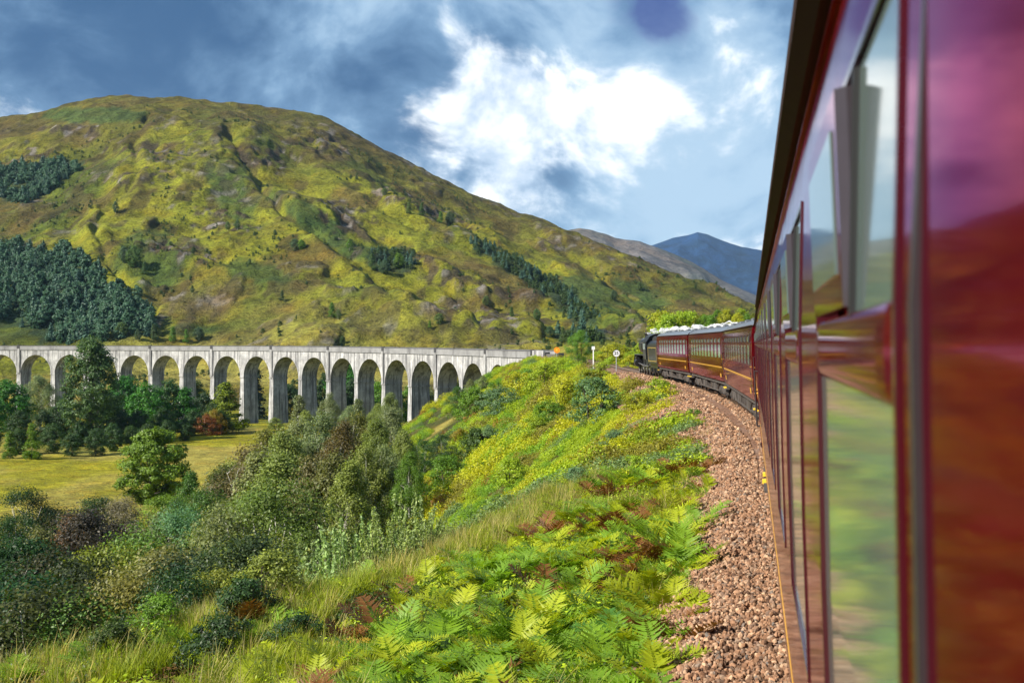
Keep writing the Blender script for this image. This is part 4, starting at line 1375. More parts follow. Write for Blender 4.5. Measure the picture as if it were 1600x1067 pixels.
def make_tree(seed, h=10., cr=3.4, cb=.28, clumps=70, per=90, leaf=.16, style='round', bark='bark', trunk_r=.16, stems=1, leafm='leaf', clump_r=.9, droop=0.0):
    """returns (trunk mesh, crown mesh) with unit height h, standing at z = 0"""
    r = np.random.default_rng(seed); mb = MB()
    cen = []
    k = 0
    while len(cen) < clumps and k < clumps * 30:
        k += 1
        t = r.random()
        if style == 'round':
            prof = math.sin(math.pi * (t * .86 + .10)) ** .75
        elif style == 'tall':
            prof = (math.sin(math.pi * min(1, t * .80 + .16)) ** .8) * (.75 + .35 * math.sin(t * 9 + seed))
        elif style == 'cone':
            prof = (1 - t) ** .8 * .95 + .08
        elif style == 'dome':
            prof = math.sqrt(max(0, 1 - t * t)) * 1.0
        elif style == 'birch':
            prof = math.sin(math.pi * (t * .80 + .17)) ** 1.1
        ang = r.uniform(0, 2 * math.pi)
        rad = cr * prof * (r.random() ** .38) * (.80 + .40 * float(vnoise(np.array([ang * 1.1 + seed]), np.array([t * 4.0]), seed)[0]))
        cen.append((math.cos(ang) * rad, math.sin(ang) * rad, h * (cb + (1 - cb) * t * .97)))
    cen = np.array(cen)
    # stems and limbs
    for sidx in range(stems):
        a0 = r.uniform(0, 6.28); off = (0 if stems == 1 else .25 + .1 * sidx)
        lean = np.array([math.cos(a0), math.sin(a0)]) * (cr * (.10 if stems == 1 else .35))
        pts = []; rad = []
        for q in np.linspace(0, 1, 7):
            wob = r.normal(size=2) * .015 * h * (q > 0)
            pts.append((math.cos(a0) * off * .4 + lean[0] * q + wob[0], math.sin(a0) * off * .4 + lean[1] * q + wob[1], -.4 + (h * .84 + .4) * q))
            rad.append(trunk_r * (1 - q) ** .8 * (1.0 if stems == 1 else .7) + .012)
        tube(mb, pts, rad, 7)
        P_ = np.array(pts)
        for c in cen[r.permutation(len(cen))[:max(6, len(cen) // (2 * stems))]]:
            zb = max(h * .12, c[2] - r.uniform(.10, .22) * h)
            q = np.clip((zb + .4) / (h * .84 + .4), 0, 1)
            st = np.array([np.interp(q, np.linspace(0, 1, 7), P_[:, j]) for j in range(3)])
            mid = st * .45 + c * .55; mid[2] -= .03 * h * (-1 if droop else 1)
            rr = trunk_r * .30 * (1 - q) + .014
            tube(mb, [st, mid, c], [rr, rr * .65, .01], 4)
    # leaves
    Ps = []; out = []
    for c in cen:
        n = int(per * r.uniform(.55, 1.4)); g = r.normal(size=(n, 3))
        g = unit(g) * (r.random((n, 1)) ** .45)
        s = clump_r * r.uniform(.6, 1.35)
        p = c + g * s * np.array([1, 1, .72])
        if droop:
            p[:, 2] -= droop * r.random(n) ** 2 * 2.0
        Ps.append(p); out.append(unit(g + unit(c - np.array([0, 0, h * .45])) * .8))
    Ps = np.vstack(Ps); out = np.vstack(out)
    keep = Ps[:, 2] > .02 * h
    Ps, out = Ps[keep], out[keep]
    V, F, rn = leaf_cards(Ps, leaf * r.uniform(.6, 1.3, len(Ps)), r, .3, .55, out, .55)
    crown = np_mesh('crown', V, F, False, [M[leafm]], face_attr=rn)
    return raw_mesh(mb, 'trunk', M[bark]), crown


def make_conifer(seed, h=18., r0=3.6, tiers=26, leaf=.5):
    r = np.random.default_rng(seed); mb = MB(); tube(mb, [(0, 0, -.5), (0, 0, h * .5), (0, 0, h)], [h * .016, h * .009, .01], 6)
    Ps = []; sz = []
    for k in range(tiers):
        t = (k + r.random() * .6) / tiers; z = h * (.06 + .94 * t); rad = r0 * (1 - t) ** .85 * r.uniform(.8, 1.15) + .05
        nb = max(4, int(11 * (1 - t) + 4))
        for b in range(nb):
            a = r.uniform(0, 6.28); L = rad * r.uniform(.7, 1.1); n = max(3, int(L / leaf * 3.2) + 2)
            q = r.random(n) ** .8
            droop_ = -.28 * L * q + .10 * L * q * q
            jit = r.normal(size=(n, 3)) * leaf * .32
            Ps.append(np.stack([np.cos(a) * L * q, np.sin(a) * L * q, z + droop_], 1) + jit)
    Ps = np.vstack(Ps); out = unit(np.stack([Ps[:, 0], Ps[:, 1], np.full(len(Ps), .6)], 1))
    V, F, rn = leaf_cards(Ps, leaf * r.uniform(.5, 1.1, len(Ps)), r, .2, .42, out, .45)
    return raw_mesh(mb, 'trunk', M['bark']), np_mesh('crown', V, F, False, [M['needle']], face_attr=rn)


def make_willow(seed, h=3.0, shoots=46, leaf=.055):
    """upright many-stemmed shrub: leaves set all along the shoots"""
    r = np.random.default_rng(seed); mb = MB(); Ps = []; out = []
    for k in range(shoots):
        a = r.uniform(0, 6.28); sp = r.random() ** .6 * 1.15; H = h * r.uniform(.55, 1.0) * (1 - .22 * sp)
        top = np.array([math.cos(a) * sp * 1.15, math.sin(a) * sp * 1.15, H]); b = np.array([math.cos(a) * .25, math.sin(a) * .25, -.2])
        mid = b * .5 + top * .5 + np.array([math.cos(a), math.sin(a), 0]) * .12
        tube(mb, [b, mid, top], [.022, .014, .004], 4)
        n = int(H * 85); q = r.random(n) ** .75
        P = (1 - q)[:, None] ** 2 * b + (2 * q * (1 - q))[:, None] * mid + (q ** 2)[:, None] * top
        side_ = r.normal(size=(n, 3)); side_[:, 2] = np.abs(side_[:, 2]) * .6
        P = P + unit(side_) * (.06 + .16 * (1 - q))[:, None] * r.random((n, 1))
        Ps.append(P); out.append(unit(side_))
    Ps = np.vstack(Ps); out = np.vstack(out)
    V, F, rn = leaf_cards(Ps, leaf * r.uniform(.6, 1.25, len(Ps)), r, .2, .42, out, .4)
    return raw_mesh(mb, 'stems', M['bark']), np_mesh('foliage', V, F, False, [M['leaf']], face_attr=rn)


def frond_arrays(seed, L=1.0, pairs=14, leaflets=7, droop=.5, width=.36):
    """a bracken frond along +X from the origin, twice cut, one connected sheet; V, F, rnd per face"""
    r = np.random.default_rng(seed); V = []; F = []; rn = []
    def spine(q):
        return np.array([L * (q - .12 * droop * q * q), 0.0, L * (.50 * q - droop * .62 * q * q)])
    qs = [.0, .10] + [.17 + .83 * k / pairs for k in range(pairs)] + [1.0]
    side_id = []
    for q in qs:
        w = .006 * (1.1 - q); c = spine(q); V.append(c + (0, w, 0)); V.append(c - (0, w, 0)); side_id.append((len(V) - 1, len(V) - 2))
    for k in range(len(qs) - 1):
        a = 2 * k; F += [(a, a + 1, a + 3), (a, a + 3, a + 2)]; rn += [.3, .3]
    for k in range(pairs):
        q = qs[k + 2]; c = spine(q); t = unit(spine(min(1, q + .02)) - spine(q - .02))
        pl = L * width * (math.sin(math.pi * (1 - q) ** .8 * .62 + .08) ** .9) * (.85 + .3 * r.random())
        nrm = unit(np.cross(t, [0, 1, 0]) * -1); gap = .83 / pairs * L
        for si, sg in enumerate((-1, 1)):
            dirp = unit(np.array([0, sg, 0]) * .93 + t * (.38 + .2 * r.random()) + nrm * r.normal() * .14 - np.array([0, 0, .10]))
            lat = unit(np.cross(nrm, dirp)); shade = r.random(); prev = side_id[k + 2][si]; nl = max(2, int(leaflets * (1 - .6 * q) + 1.5))
            el_, er_ = prev, prev
            for m_ in range(nl):
                e1 = (m_ + 1) / nl; p1 = c + dirp * pl * e1 - nrm * pl * .22 * e1 * e1
                if m_ < nl - 1:
                    wd_ = gap * .52 * (1 - e1 ** 1.6) * (1.12 if m_ % 2 == 0 else .72) * (.9 + .2 * r.random())
                    V.append(p1 + lat * wd_ + dirp * wd_ * .3); V.append(p1 - lat * wd_ + dirp * wd_ * .3); V.append(p1); a_, b_, m2 = len(V) - 3, len(V) - 2, len(V) - 1
                    F += [(prev, m2, a_), (prev, b_, m2)] if m_ == 0 else [(el_, prev, m2), (el_, m2, a_), (er_, m2, prev), (er_, b_, m2)]
                    rn += [shade * .45 + .3] * (2 if m_ == 0 else 4); el_, er_, prev = a_, b_, m2
                else:
                    V.append(p1); F += [(el_, prev, len(V) - 1), (prev, er_, len(V) - 1)]; rn += [shade * .45 + .3] * 2
    return np.array(V), np.array(F), np.array(rn)


def tri_mesh(name, V, F, rn, m):
    return np_mesh(name, V, F, False, [m], face_attr=rn)


def clump_of_fronds(seed, n, m, **kw):
    r = np.random.default_rng(seed); VV = []; RN = []; FF = []; off = 0
    for k in range(n):
        V, F_, rn = frond_arrays(seed * 31 + k, L=r.uniform(.5, .9), droop=r.uniform(.35, .9), **kw)
        a = k * 2.4 + r.uniform(-.4, .4); e = r.uniform(-.05, .55)
        ce, se = math.cos(e), math.sin(e); ca, sa = math.cos(a), math.sin(a)
        x, y, z = V.T
        x, z = x * ce - z * se, x * se + z * ce
        VV.append(np.stack([x * ca - y * sa, x * sa + y * ca, z + r.uniform(.0, .35)], 1)); RN.append(rn); FF.append(F_ + off); off += len(V)
    return tri_mesh('bracken_clump', np.vstack(VV), np.vstack(FF), np.concatenate(RN), m)


def grass_tuft(seed, m, n=70, h=.7, spread=.22, lean=.35):
    r = np.random.default_rng(seed); V = []; rn = []
    for k in range(n):
        a = r.uniform(0, 6.28); b = np.array([math.cos(a), math.sin(a), 0]) * spread * r.random() ** .6
        d_ = r.uniform(0, 6.28); hh = h * r.uniform(.5, 1.1); ln = lean * hh * r.uniform(.3, 1.6); dr_ = np.array([math.cos(d_), math.sin(d_), 0]); w = np.array([-math.sin(d_), math.cos(d_), 0]) * r.uniform(.004, .008)
        p = [b, b + dr_ * ln * .3 + [0, 0, hh * .55], b + dr_ * ln + [0, 0, hh * r.uniform(.75, 1.0)]]
        V += [p[0] - w, p[0] + w, p[1] + w * .8, p[0] - w, p[1] + w * .8, p[1] - w * .8, p[1] - w * .8, p[1] + w * .8, p[2]]
        s = r.random(); rn += [s, s, s]
    return tri_mesh('grass_tuft', np.array(V), np.arange(len(V)).reshape(-1, 3), np.array(rn), m)


def leafy_mound(seed, m, n=420, rx=.8, h=.75, leaf=.075, spiky=0.0):
    r = np.random.default_rng(seed); g = unit(r.normal(size=(n, 3))); g[:, 2] = np.abs(g[:, 2])
    k = (.45 + .55 * r.random(n) ** .5)[:, None] * (.8 + .4 * vnoise(g[:, 0] * 2.5 + seed, g[:, 1] * 2.5 + g[:, 2] * 2, seed))[:, None]
    P = g * k * np.array([rx, rx, h])
    V, F, rn = leaf_cards(P, leaf * r.uniform(.6, 1.3, n), r, .4, .45, g, .5)
    return np_mesh('leafy_mound', V, F, False, [m], face_attr=rn)


# ---- prototypes of the woody plants
T = {}
T['broad'] = [make_tree(11, 11, 5.2, .03, 200, 150, .19, 'round', 'bark', .2, 1, clump_r=1.0), make_tree(12, 11, 4.0, .14, 110, 95, .17, 'round', 'bark', .2, 1, clump_r=1.05)]
T['tall'] = [make_tree(21, 24, 6.0, .04, 270, 110, .24, 'round', 'bark', .38, 1, clump_r=1.35)]
T['bushy'] = [make_tree(45, 6, 2.7, .02, 140, 260, .046, 'round', 'bark', .1, 3, clump_r=.62), make_tree(46, 6, 2.4, .03, 130, 260, .046, 'round', 'birchbark', .08, 3, clump_r=.6)]
T['birch'] = [make_tree(31, 10, 2.7, .20, 120, 200, .085, 'birch', 'birchbark', .11, 1, clump_r=.75, droop=.35), make_tree(32, 10, 2.4, .26, 110, 200, .085, 'birch', 'birchbark', .10, 2, clump_r=.72, droop=.4),
              make_tree(33, 10, 3.0, .16, 130, 190, .085, 'birch', 'birchbark', .11, 3, clump_r=.8, droop=.3)]
T['dense'] = [make_tree(41, 9, 3.9, .03, 120, 95, .17, 'round', 'bark', .16, 2, clump_r=1.0), make_tree(42, 9, 3.5, .03, 110, 95, .17, 'round', 'bark', .16, 3, clump_r=.95)]
T['young'] = [make_tree(51, 8, 2.1, .04, 80, 80, .16, 'cone', 'bark', .1, 1, clump_r=.75), make_tree(52, 8, 2.4, .03, 80, 80, .16, 'cone', 'bark', .1, 1, clump_r=.8)]
T['shrub'] = [make_tree(61, 3, 1.9, .02, 70, 90, .075, 'dome', 'bark', .05, 4, clump_r=.46), make_tree(62, 3, 2.2, .02, 80, 90, .075, 'dome', 'bark', .05, 4, clump_r=.5), make_tree(63, 3, 1.6, .02, 60, 90, .07, 'round', 'bark', .05, 3, clump_r=.45)]
T['conifer'] = [make_conifer(71), make_conifer(72, r0=3.2)]
T['willow'] = [make_willow(81), make_willow(82, 3.0, 54), make_willow(83, 3.0, 40)]
PROTO_H = {'broad': 11, 'tall': 24, 'birch': 10, 'dense': 9, 'bushy': 6, 'young': 8, 'shrub': 3, 'conifer': 18, 'willow': 3}


def both_z(x, y):
    z = gz(x, y)
    if y > 260:
        hz = float(hill_z(np.array([x]), np.array([y]))[0][0]); z = max(z, hz)
    return z


def plant(name, kind, x, y, h, color, label, cat, group=None, wide=1.0, var=None, sink=.15):
    var = random.randrange(len(T[kind])) if var is None else var
    tm, cm_ = T[kind][var]
    e = empty(name, (x, y, both_z(x, y) - sink), random.uniform(0, 6.28)); k = h / PROTO_H[kind]
    e.scale = (k * wide, k * wide, k)
    a, b = ('stems', 'foliage') if kind in ('willow', 'shrub') else ('trunk', 'crown')
    o1 = link(a, tm, e); o2 = link(b, cm_, e)
    j = 1 + random.uniform(-.14, .14)
    o2.color = (color[0] * j * random.uniform(.92, 1.08), color[1] * j, color[2] * j, 1); o1.color = o2.color
    tag(e, label, cat, group)
    return e


def plant_top(name, kind, px, py, depth, color, label, cat, group=None, wide=1.0, var=None, hmin=1.0):
    """stand a plant at a depth so that its top is as high as the photograph shows"""
    p = pix(px, py, depth); g = both_z(p.x, p.y)
    return plant(name, kind, p.x, p.y, max(hmin, p.z - g), color, label, cat, group, wide, var)


def hit(px, py, y0=9.0, y1=430.0):
    """where the view line through a photo pixel meets the ground"""
    ys = np.geomspace(y0, y1, 700); xs = (px - CX) / FPX * ys; zs = EYE - (py - HY) / FPX * ys
    g = ground_z(xs, ys); k = np.argmax(zs < g)
    return xs[k], ys[k], g[k]


C_OLIVE = (.175, .220, .052); C_GREY = (.175, .220, .100); C_EMER = (.040, .155, .024); C_BRIGHT = (.125, .175, .020); C_DARK = (.032, .072, .024)
C_YEL = (.30, .33, .016); C_BLUE = (.11, .19, .085); C_BRN = (.15, .12, .05); C_MID = (.10, .205, .02); C_LIME = (.24, .34, .020)

# ------------------------------------------------------------------ valley trees
ARCH_PX = [5, 55, 105, 160, 208, 256, 310, 356, 398, 442, 488, 530, 573, 616, 655, 697, 737, 778, 822]
ORD = 'first second third fourth fifth sixth seventh eighth ninth tenth eleventh twelfth thirteenth fourteenth fifteenth sixteenth seventeenth eighteenth nineteenth'.split()


def arch_word(px):
    return ORD[int(np.argmin([abs(px - a) for a in ARCH_PX]))]


def tone_word(c):
    if c[0] > c[1] * .85:
        return 'brownish' if c[1] < .15 else 'yellow'
    if max(c) < .085:
        return 'dark green'
    if c[2] > c[1] * .40:
        return 'grey-green'
    return 'emerald' if c[1] > c[0] * 2.4 else ('olive' if c[2] > c[1] * .25 else 'lime green' if c[1] > .2 else 'mid green')


plant_top('alder_tree', 'tall', 142, 524, 290, (.082, .150, .062), 'tall dark grey-green tree rising in front of the viaduct arches', 'tree', wide=1.0)
plant_top('round_tree', 'broad', 240, 668, 186, (.135, .225, .024), 'round green tree standing alone beside the meadow', 'tree', wide=1.05, var=0)
BELT = 'trees of the dark belt before the viaduct'
for (px, py, dp, kd, col, w) in ((14, 592, 330, 'dense', C_EMER, 1.0), (62, 584, 345, 'birch', C_GREY, 1.3), (100, 622, 315, 'dense', C_DARK, 1.0), (196, 586, 335, 'dense', C_EMER, 1.0), (230, 598, 325, 'dense', C_EMER, 1.05),
                                 (262, 592, 345, 'dense', (.035, .10, .03), 1.0), (290, 606, 330, 'young', C_EMER, 1.5), (318, 612, 345, 'dense', C_DARK, 1.0), (180, 632, 300, 'dense', C_DARK, 1.1), (215, 640, 295, 'dense', C_DARK, 1.1),
                                 (255, 636, 305, 'dense', (.028, .07, .02), 1.1), (300, 640, 312, 'dense', C_DARK, 1.1), (70, 640, 290, 'dense', C_DARK, 1.0), (30, 640, 300, 'dense', (.03, .07, .022), 1.0), (125, 655, 285, 'dense', C_DARK, 1.0), (-25, 610, 320, 'dense', C_EMER, 1.0),
                                 (335, 625, 330, 'dense', (.05, .10, .02), .9), (165, 610, 310, 'dense', (.035, .085, .025), 1.0)):
    plant_top('belt_tree', kd, px, py, dp, col, tone_word(col) + ' tree in the ' + ('front' if dp < 318 else 'back') + ' belt, below the ' + arch_word(px) + ' arch from the left', 'tree', BELT, w)
for (px, py, dp) in ((-15, 655, 268), (28, 668, 262), (82, 660, 266), (112, 676, 258), (150, 668, 262), (178, 660, 270), (205, 664, 274), (232, 660, 280), (262, 655, 290), (290, 652, 298), (345, 640, 318)):
    plant_top('belt_tree', 'dense', px, py, dp, (.040, .085, .024), 'dark low tree at the belt foot, below the ' + arch_word(px) + ' arch from the left', 'tree', BELT, .95)
plant_top('poplar_tree', 'young', 352, 596, 322, (.155, .20, .018), 'upright yellow-green tree at the right end of the dark belt', 'tree', wide=1.35)
plant_top('rust_bush', 'shrub', 322, 648, 312, (.17, .055, .012), 'small rust-coloured bush under the yellow-green tree', 'bush', wide=1.0)
plant_top('golden_bush', 'shrub', 334, 640, 316, (.24, .17, .015), 'small golden bush beside the rust-coloured bush', 'bush', wide=.8)
for (px, py, dp, lab) in ((16, 672, 252, 'leftmost young bright green tree at the edge of the meadow'), (50, 662, 250, 'young bright green tree right of its twin by the meadow')):
    plant_top('young_tree', 'young', px, py, dp, (.095, .175, .014), lab, 'tree', wide=1.0)
plant_top('spruce_tree', 'conifer', 402, 558, 412, (.030, .055, .038), 'dark spruce seen through a tall viaduct arch', 'tree', wide=1.0)
for (px, py, dp, kd, col) in ((545, 566, 400, 'dense', C_EMER), (548, 590, 395, 'dense', C_DARK), (500, 590, 410, 'dense', C_DARK), (590, 596, 390, 'dense', C_MID), (640, 600, 372, 'dense', C_MID), (455, 600, 420, 'dense', C_DARK), (665, 604, 360, 'dense', C_GREY),
                              (780, 586, 312, 'young', C_EMER), (90, 590, 455, 'dense', C_BRN), (300, 590, 440, 'dense', C_DARK), (610, 606, 380, 'dense', C_GREY), (730, 590, 330, 'dense', C_MID)):
    plant_top('far_tree', kd, px, py, dp, col, tone_word(col) + ' tree behind the viaduct, in the ' + arch_word(px) + ' arch from the left', 'tree', 'trees behind the viaduct')
FOOT = 'bushy trees at the feet of the piers'
for (px, py, dp, kd, col) in ((468, 616, 330, 'young', C_GREY), (515, 612, 318, 'birch', C_GREY), (560, 622, 300, 'young', C_GREY), (610, 612, 285, 'birch', C_GREY), (430, 652, 335, 'shrub', C_OLIVE), (590, 628, 290, 'birch', C_OLIVE), (545, 632, 280, 'birch', C_GREY), (480, 640, 310, 'dense', C_OLIVE)):
    plant_top('pier_tree', kd, px, py, dp, col, tone_word(col) + ' bushy tree at pier feet below the ' + arch_word(px) + ' arch from the left', 'tree', FOOT)

# birch wood in the middle, on the lower slope
BW = 'birches of the wood in the middle'
for (px, py, dp, col, w, v) in ((612, 632, 118, C_GREY, 1.0, 0), (588, 650, 112, C_OLIVE, .95, 1), (560, 640, 128, (.11, .125, .025), 1.0, 2), (535, 652, 120, (.10, .085, .03), 1.0, 0), (505, 640, 135, C_GREY, 1.1, 2), (470, 650, 138, C_GREY, 1.2, 2),
                                (445, 668, 130, C_OLIVE, 1.2, 0), (415, 668, 140, (.13, .15, .03), 1.2, 1), (392, 690, 105, C_BRN, 1.3, 2), (405, 700, 98, C_GREY, 1.2, 1), (440, 700, 92, C_OLIVE, 1.2, 0), (490, 706, 90, (.12, .12, .05), 1.2, 2),
                                (520, 700, 88, (.125, .13, .04), 1.1, 0), (548, 716, 82, C_OLIVE, 1.0, 1), (570, 690, 98, C_OLIVE, 1.0, 2), (630, 668, 104, C_OLIVE, .9, 1), (365, 712, 118, C_OLIVE, 1.2, 2), (345, 720, 112, (.10, .12, .03), 1.1, 0), (600, 690, 100, C_GREY, 1.0, 2), (640, 700, 96, C_MID, .9, 0)):
    plant_top('birch_tree', 'birch', px, py, dp, col, tone_word(col) + ' airy birch with a pale trunk in the ' + ('front' if dp < 100 else 'back') + ' of the middle wood', 'tree', BW, w * .86, v)
# pale green bushy tree in front of the birches
plant_top('pale_tree', 'bushy', 448, 752, 62, (.105, .165, .03), 'pale green bushy tree just left of the silvery willow shrubs', 'tree', wide=.95)
plant_top('shade_tree', 'bushy', 372, 838, 52, (.045, .075, .025), 'low dark green tree below the pale bushy one', 'tree', wide=1.1)
LW = 'low trees on the shaded slope'
rl = random.Random(5)
spots = [(20, 800, 95, C_DARK), (60, 812, 84, C_OLIVE), (110, 805, 92, C_BRN), (150, 822, 80, (.07, .06, .03)), (195, 795, 100, C_GREY), (215, 840, 70, C_OLIVE), (255, 790, 96, C_GREY), (285, 815, 82, C_GREY), (320, 770, 104, C_MID), (330, 810, 74, C_OLIVE),
         (345, 770, 92, C_OLIVE), (25, 850, 70, C_DARK), (75, 862, 62, (.05, .065, .025)), (120, 880, 55, (.06, .055, .028)), (170, 876, 58, C_OLIVE), (205, 900, 48, C_OLIVE), (250, 868, 58, C_GREY), (300, 860, 56, C_DARK), (320, 895, 46, C_OLIVE), (15, 905, 52, C_DARK),
         (60, 930, 44, (.05, .06, .025)), (110, 922, 46, C_OLIVE), (395, 790, 78, C_OLIVE), (420, 830, 60, C_OLIVE), (150, 780, 120, C_DARK), (90, 790, 118, (.04, .065, .025)), (40, 785, 124, C_DARK), (270, 760, 122, C_EMER), (300, 745, 132, C_MID), (0, 870, 60, C_DARK), (270, 905, 44, C_DARK), (360, 800, 66, C_GREY), (400, 760, 84, C_GREY)]
for (px, py, dp, col) in spots:
    plant_top('slope_tree', 'bushy' if dp < 76 else rl.choice(('birch', 'bushy')), px + rl.uniform(-8, 8), py + rl.uniform(-26, 14), dp * rl.uniform(.94, 1.06), tuple(c * rl.uniform(.55, 1.05) for c in col), tone_word(col) + ' low tree crowded on the ' + ('near' if dp < 65 else 'far') + ' part of the shaded slope', 'tree', LW, rl.uniform(.75, 1.1))
plant_top('lime_bush', 'bushy', 265, 775, 118, (.12, .20, .02), 'vivid green bush at the foot of the lone round tree', 'bush', wide=1.3)

# silvery willow shrubs on the lip of the bank
for (px, py, dp, v, lab) in ((500, 800, 31, 0, 'leftmost silvery willow shrub with upright shoots on the bank edge'), (548, 775, 30, 1, 'silvery willow shrub second from the left on the bank edge'), (600, 770, 29, 2, 'silvery willow shrub in the middle of the bank edge clump'),
                             (640, 742, 31, 1, 'tallest silvery willow shrub with long shoots on the bank edge'), (690, 790, 33, 0, 'rightmost silvery willow shrub beside the yellow-green bracken')):
    plant_top('willow_shrub', 'willow', px, py, dp, (.25, .34, .13), lab, 'shrub', 'silvery willow shrubs', .85, v)

# ------------------------------------------------------------------ bushes on the sunny bank
BK = [(930, 660, 72, C_BLUE, 'shrub', 'large blue-green bush in the middle of the sunny bank', 1.1), (762, 705, 40, C_BLUE, 'shrub', 'blue-green bush low on the sunny bank beside the golden leaves', 1.1),
      (850, 615, 48, C_LIME, 'shrub', None, 1.1), (880, 640, 50, C_YEL, 'shrub', None, 1.2), (822, 615, 40, C_MID, 'shrub', None, 1.1), (906, 575, 60, C_MID, 'bushy', 'tall green bush between the orange disc and the white post', .8), (958, 572, 36, C_YEL, 'shrub', None, 1.1),
      (740, 655, 50, C_MID, 'shrub', None, 1.0), (716, 650, 46, (.055, .13, .018), 'bushy', 'rounded green bush hiding the foot of the right-hand viaduct piers', .9), (690, 735, 58, C_DARK, 'bushy', 'dark shaded bush in the hollow right of the birch wood', 1.2), (660, 745, 60, (.03, .10, .015), 'bushy', 'emerald bush in the hollow beside the birch wood', 1.0),
      (1030, 632, 44, C_LIME, 'shrub', 'rounded pale green bush at the edge of the ballast', 1.0), (1083, 668, 34, C_MID, 'shrub', None, 1.1), (960, 712, 46, C_BLUE, 'shrub', None, 1.2), (838, 690, 40, C_LIME, 'shrub', None, 1.2), (780, 650, 46, C_BLUE, 'shrub', None, 1.2), (742, 720, 50, (.05, .10, .015), 'shrub', None, 1.0),
      (720, 700, 30, (.26, .19, .012), 'shrub', 'golden-leaved bush low on the sunny bank', .9), (870, 590, 30, C_LIME, 'shrub', None, 1.2), (985, 580, 26, C_YEL, 'shrub', None, 1.3), (800, 760, 46, C_LIME, 'shrub', None, 1.2), (900, 770, 46, C_BLUE, 'shrub', None, 1.1), (1000, 650, 40, C_YEL, 'shrub', None, 1.2), (990, 745, 40, C_LIME, 'shrub', None, 1.1),
      (812, 630, 50, C_YEL, 'shrub', None, 1.2), (775, 628, 32, C_MID, 'shrub', None, 1.1), (755, 612, 26, C_GREY, 'birch', None, 1.3), (735, 622, 30, C_GREY, 'birch', None, 1.3), (1010, 700, 36, C_LIME, 'shrub', None, 1.2), (860, 670, 44, C_MID, 'shrub', None, 1.1), (700, 770, 60, C_MID, 'shrub', None, 1.2), (940, 600, 36, C_LIME, 'shrub', None, 1.2), (915, 610, 36, C_YEL, 'shrub', None, 1.1)]
for (px, py, hpx, col, kd, lab, w) in BK:
    x, y, z = hit(px, py)
    h = hpx / FPX * y
    plant('bank_bush', kd, x, y, h, col, lab or tone_word(col) + (' airy sapling' if kd == 'birch' else ' bush') + ' growing among bracken on the ' + ('upper' if py < 640 else 'lower') + ' sunny bank', 'bush', None if lab else 'bushes on the sunny bank', w)
# bushes behind the train on the cutting side
for k in range(20):
    px = 1028 + k * 8.2 + random.uniform(-3, 3); dp = random.uniform(150, 185)
    py = 492 - .06 * (px - 1028) + random.uniform(-6, 8)
    plant_top('cutting_bush', random.choice(('shrub', 'dense')), px, py, dp, random.choice((C_LIME, C_YEL, C_MID, (.14, .17, .02))), 'yellow-green bush behind the carriages on the cutting side', 'bush', 'bushes behind the train', .8)
for (px, py, dp) in ((945, 545, 190), (975, 540, 182), (990, 548, 175), (955, 556, 168), (1000, 535, 200), (930, 548, 205)):
    plant_top('trackside_bush', 'shrub', px, py, dp, random.choice((C_LIME, C_YEL)), 'yellow-green bush beyond the rails ahead of the locomotive', 'bush', 'bushes ahead of the locomotive', 1.2)

# ------------------------------------------------------------------ hillside trees
sel_rng = np.random.default_rng(77)
PYg = HY - (Zg - EYE) / Yg * FPX
nzg = .30 * fbm(Xg / 30, Yg / 45, 4, 41)


def hill_points(ells, n, thr=.5):
    m_ = np.zeros_like(Xg)
    for e in ells:
        m_ = np.maximum(m_, ell(PXg, PYg, *e, nz=nzg))
    m_ = m_ * sstep(-.35, .0, fbm(Xg / 26, Yg / 40, 3, 89)) ** .5
    rows, cols = np.where((m_ > thr) & (Qg < 1))
    area = np.abs((_dr - _db)[rows, cols]); w = Yg[rows, cols] ** 1.0
    k = sel_rng.choice(len(rows), n, p=w / w.sum())
    r_, c_ = rows[k], cols[k]
    jx = sel_rng.uniform(-2, 2, n); jy = sel_rng.uniform(-3, 3, n)
    x = Xg[r_, c_] + jx; y = Yg[r_, c_] + jy
    return np.stack([x, y, hill_z(x, y)[0] - .3], 1)


def small_conifer(seed, col):
    m_ = leaf_mat('wood_needles_%d' % seed, col, .12, .45, hue=(1.1, 1.05, .85))
    a, c = make_conifer(seed, 8, 2.7, 12, .62); c.materials.clear(); c.materials.append(m_); return c


con = [small_conifer(301, (.040, .095, .070)), small_conifer(302, (.060, .130, .095)), small_conifer(303, (.035, .075, .040))]
m_g = leaf_mat('hill_leaf', (.045, .085, .022), .25, .5)
bl = [make_tree(311, 6, 2.4, .03, 34, 34, .34, 'round', 'bark', .1, 1, clump_r=.8)[1], make_tree(312, 6, 2.0, .03, 30, 34, .34, 'round', 'bark', .1, 1, clump_r=.75)[1]]
for b_ in bl:
    b_.materials.clear(); b_.materials.append(m_g)
wb = make_tree(313, 7, 2.8, .03, 46, 40, .36, 'round', 'bark', .1, 1, clump_r=.9)[1]; wb.materials.clear(); wb.materials.append(leaf_mat('wood_leaf', (.060, .135, .080), .25, .5, hue=(1, 1, .9)))
P = hill_points(WOODS, 1400, .25)
n = len(P); scatter('conifer_wood', con + [wb], P, np.stack([np.zeros(n), np.zeros(n), sel_rng.uniform(0, 6.28, n)], 1), sel_rng.uniform(.4, 1.3, n), sel_rng.choice([0, 1, 1, 3, 3, 3, 3], n))
P = hill_points(YOUNG, 520); n = len(P)
scatter('young_wood', [con[1]] + bl, P, np.stack([np.zeros(n), np.zeros(n), sel_rng.uniform(0, 6.28, n)], 1), sel_rng.uniform(.45, .95, n), sel_rng.integers(0, 3, n))
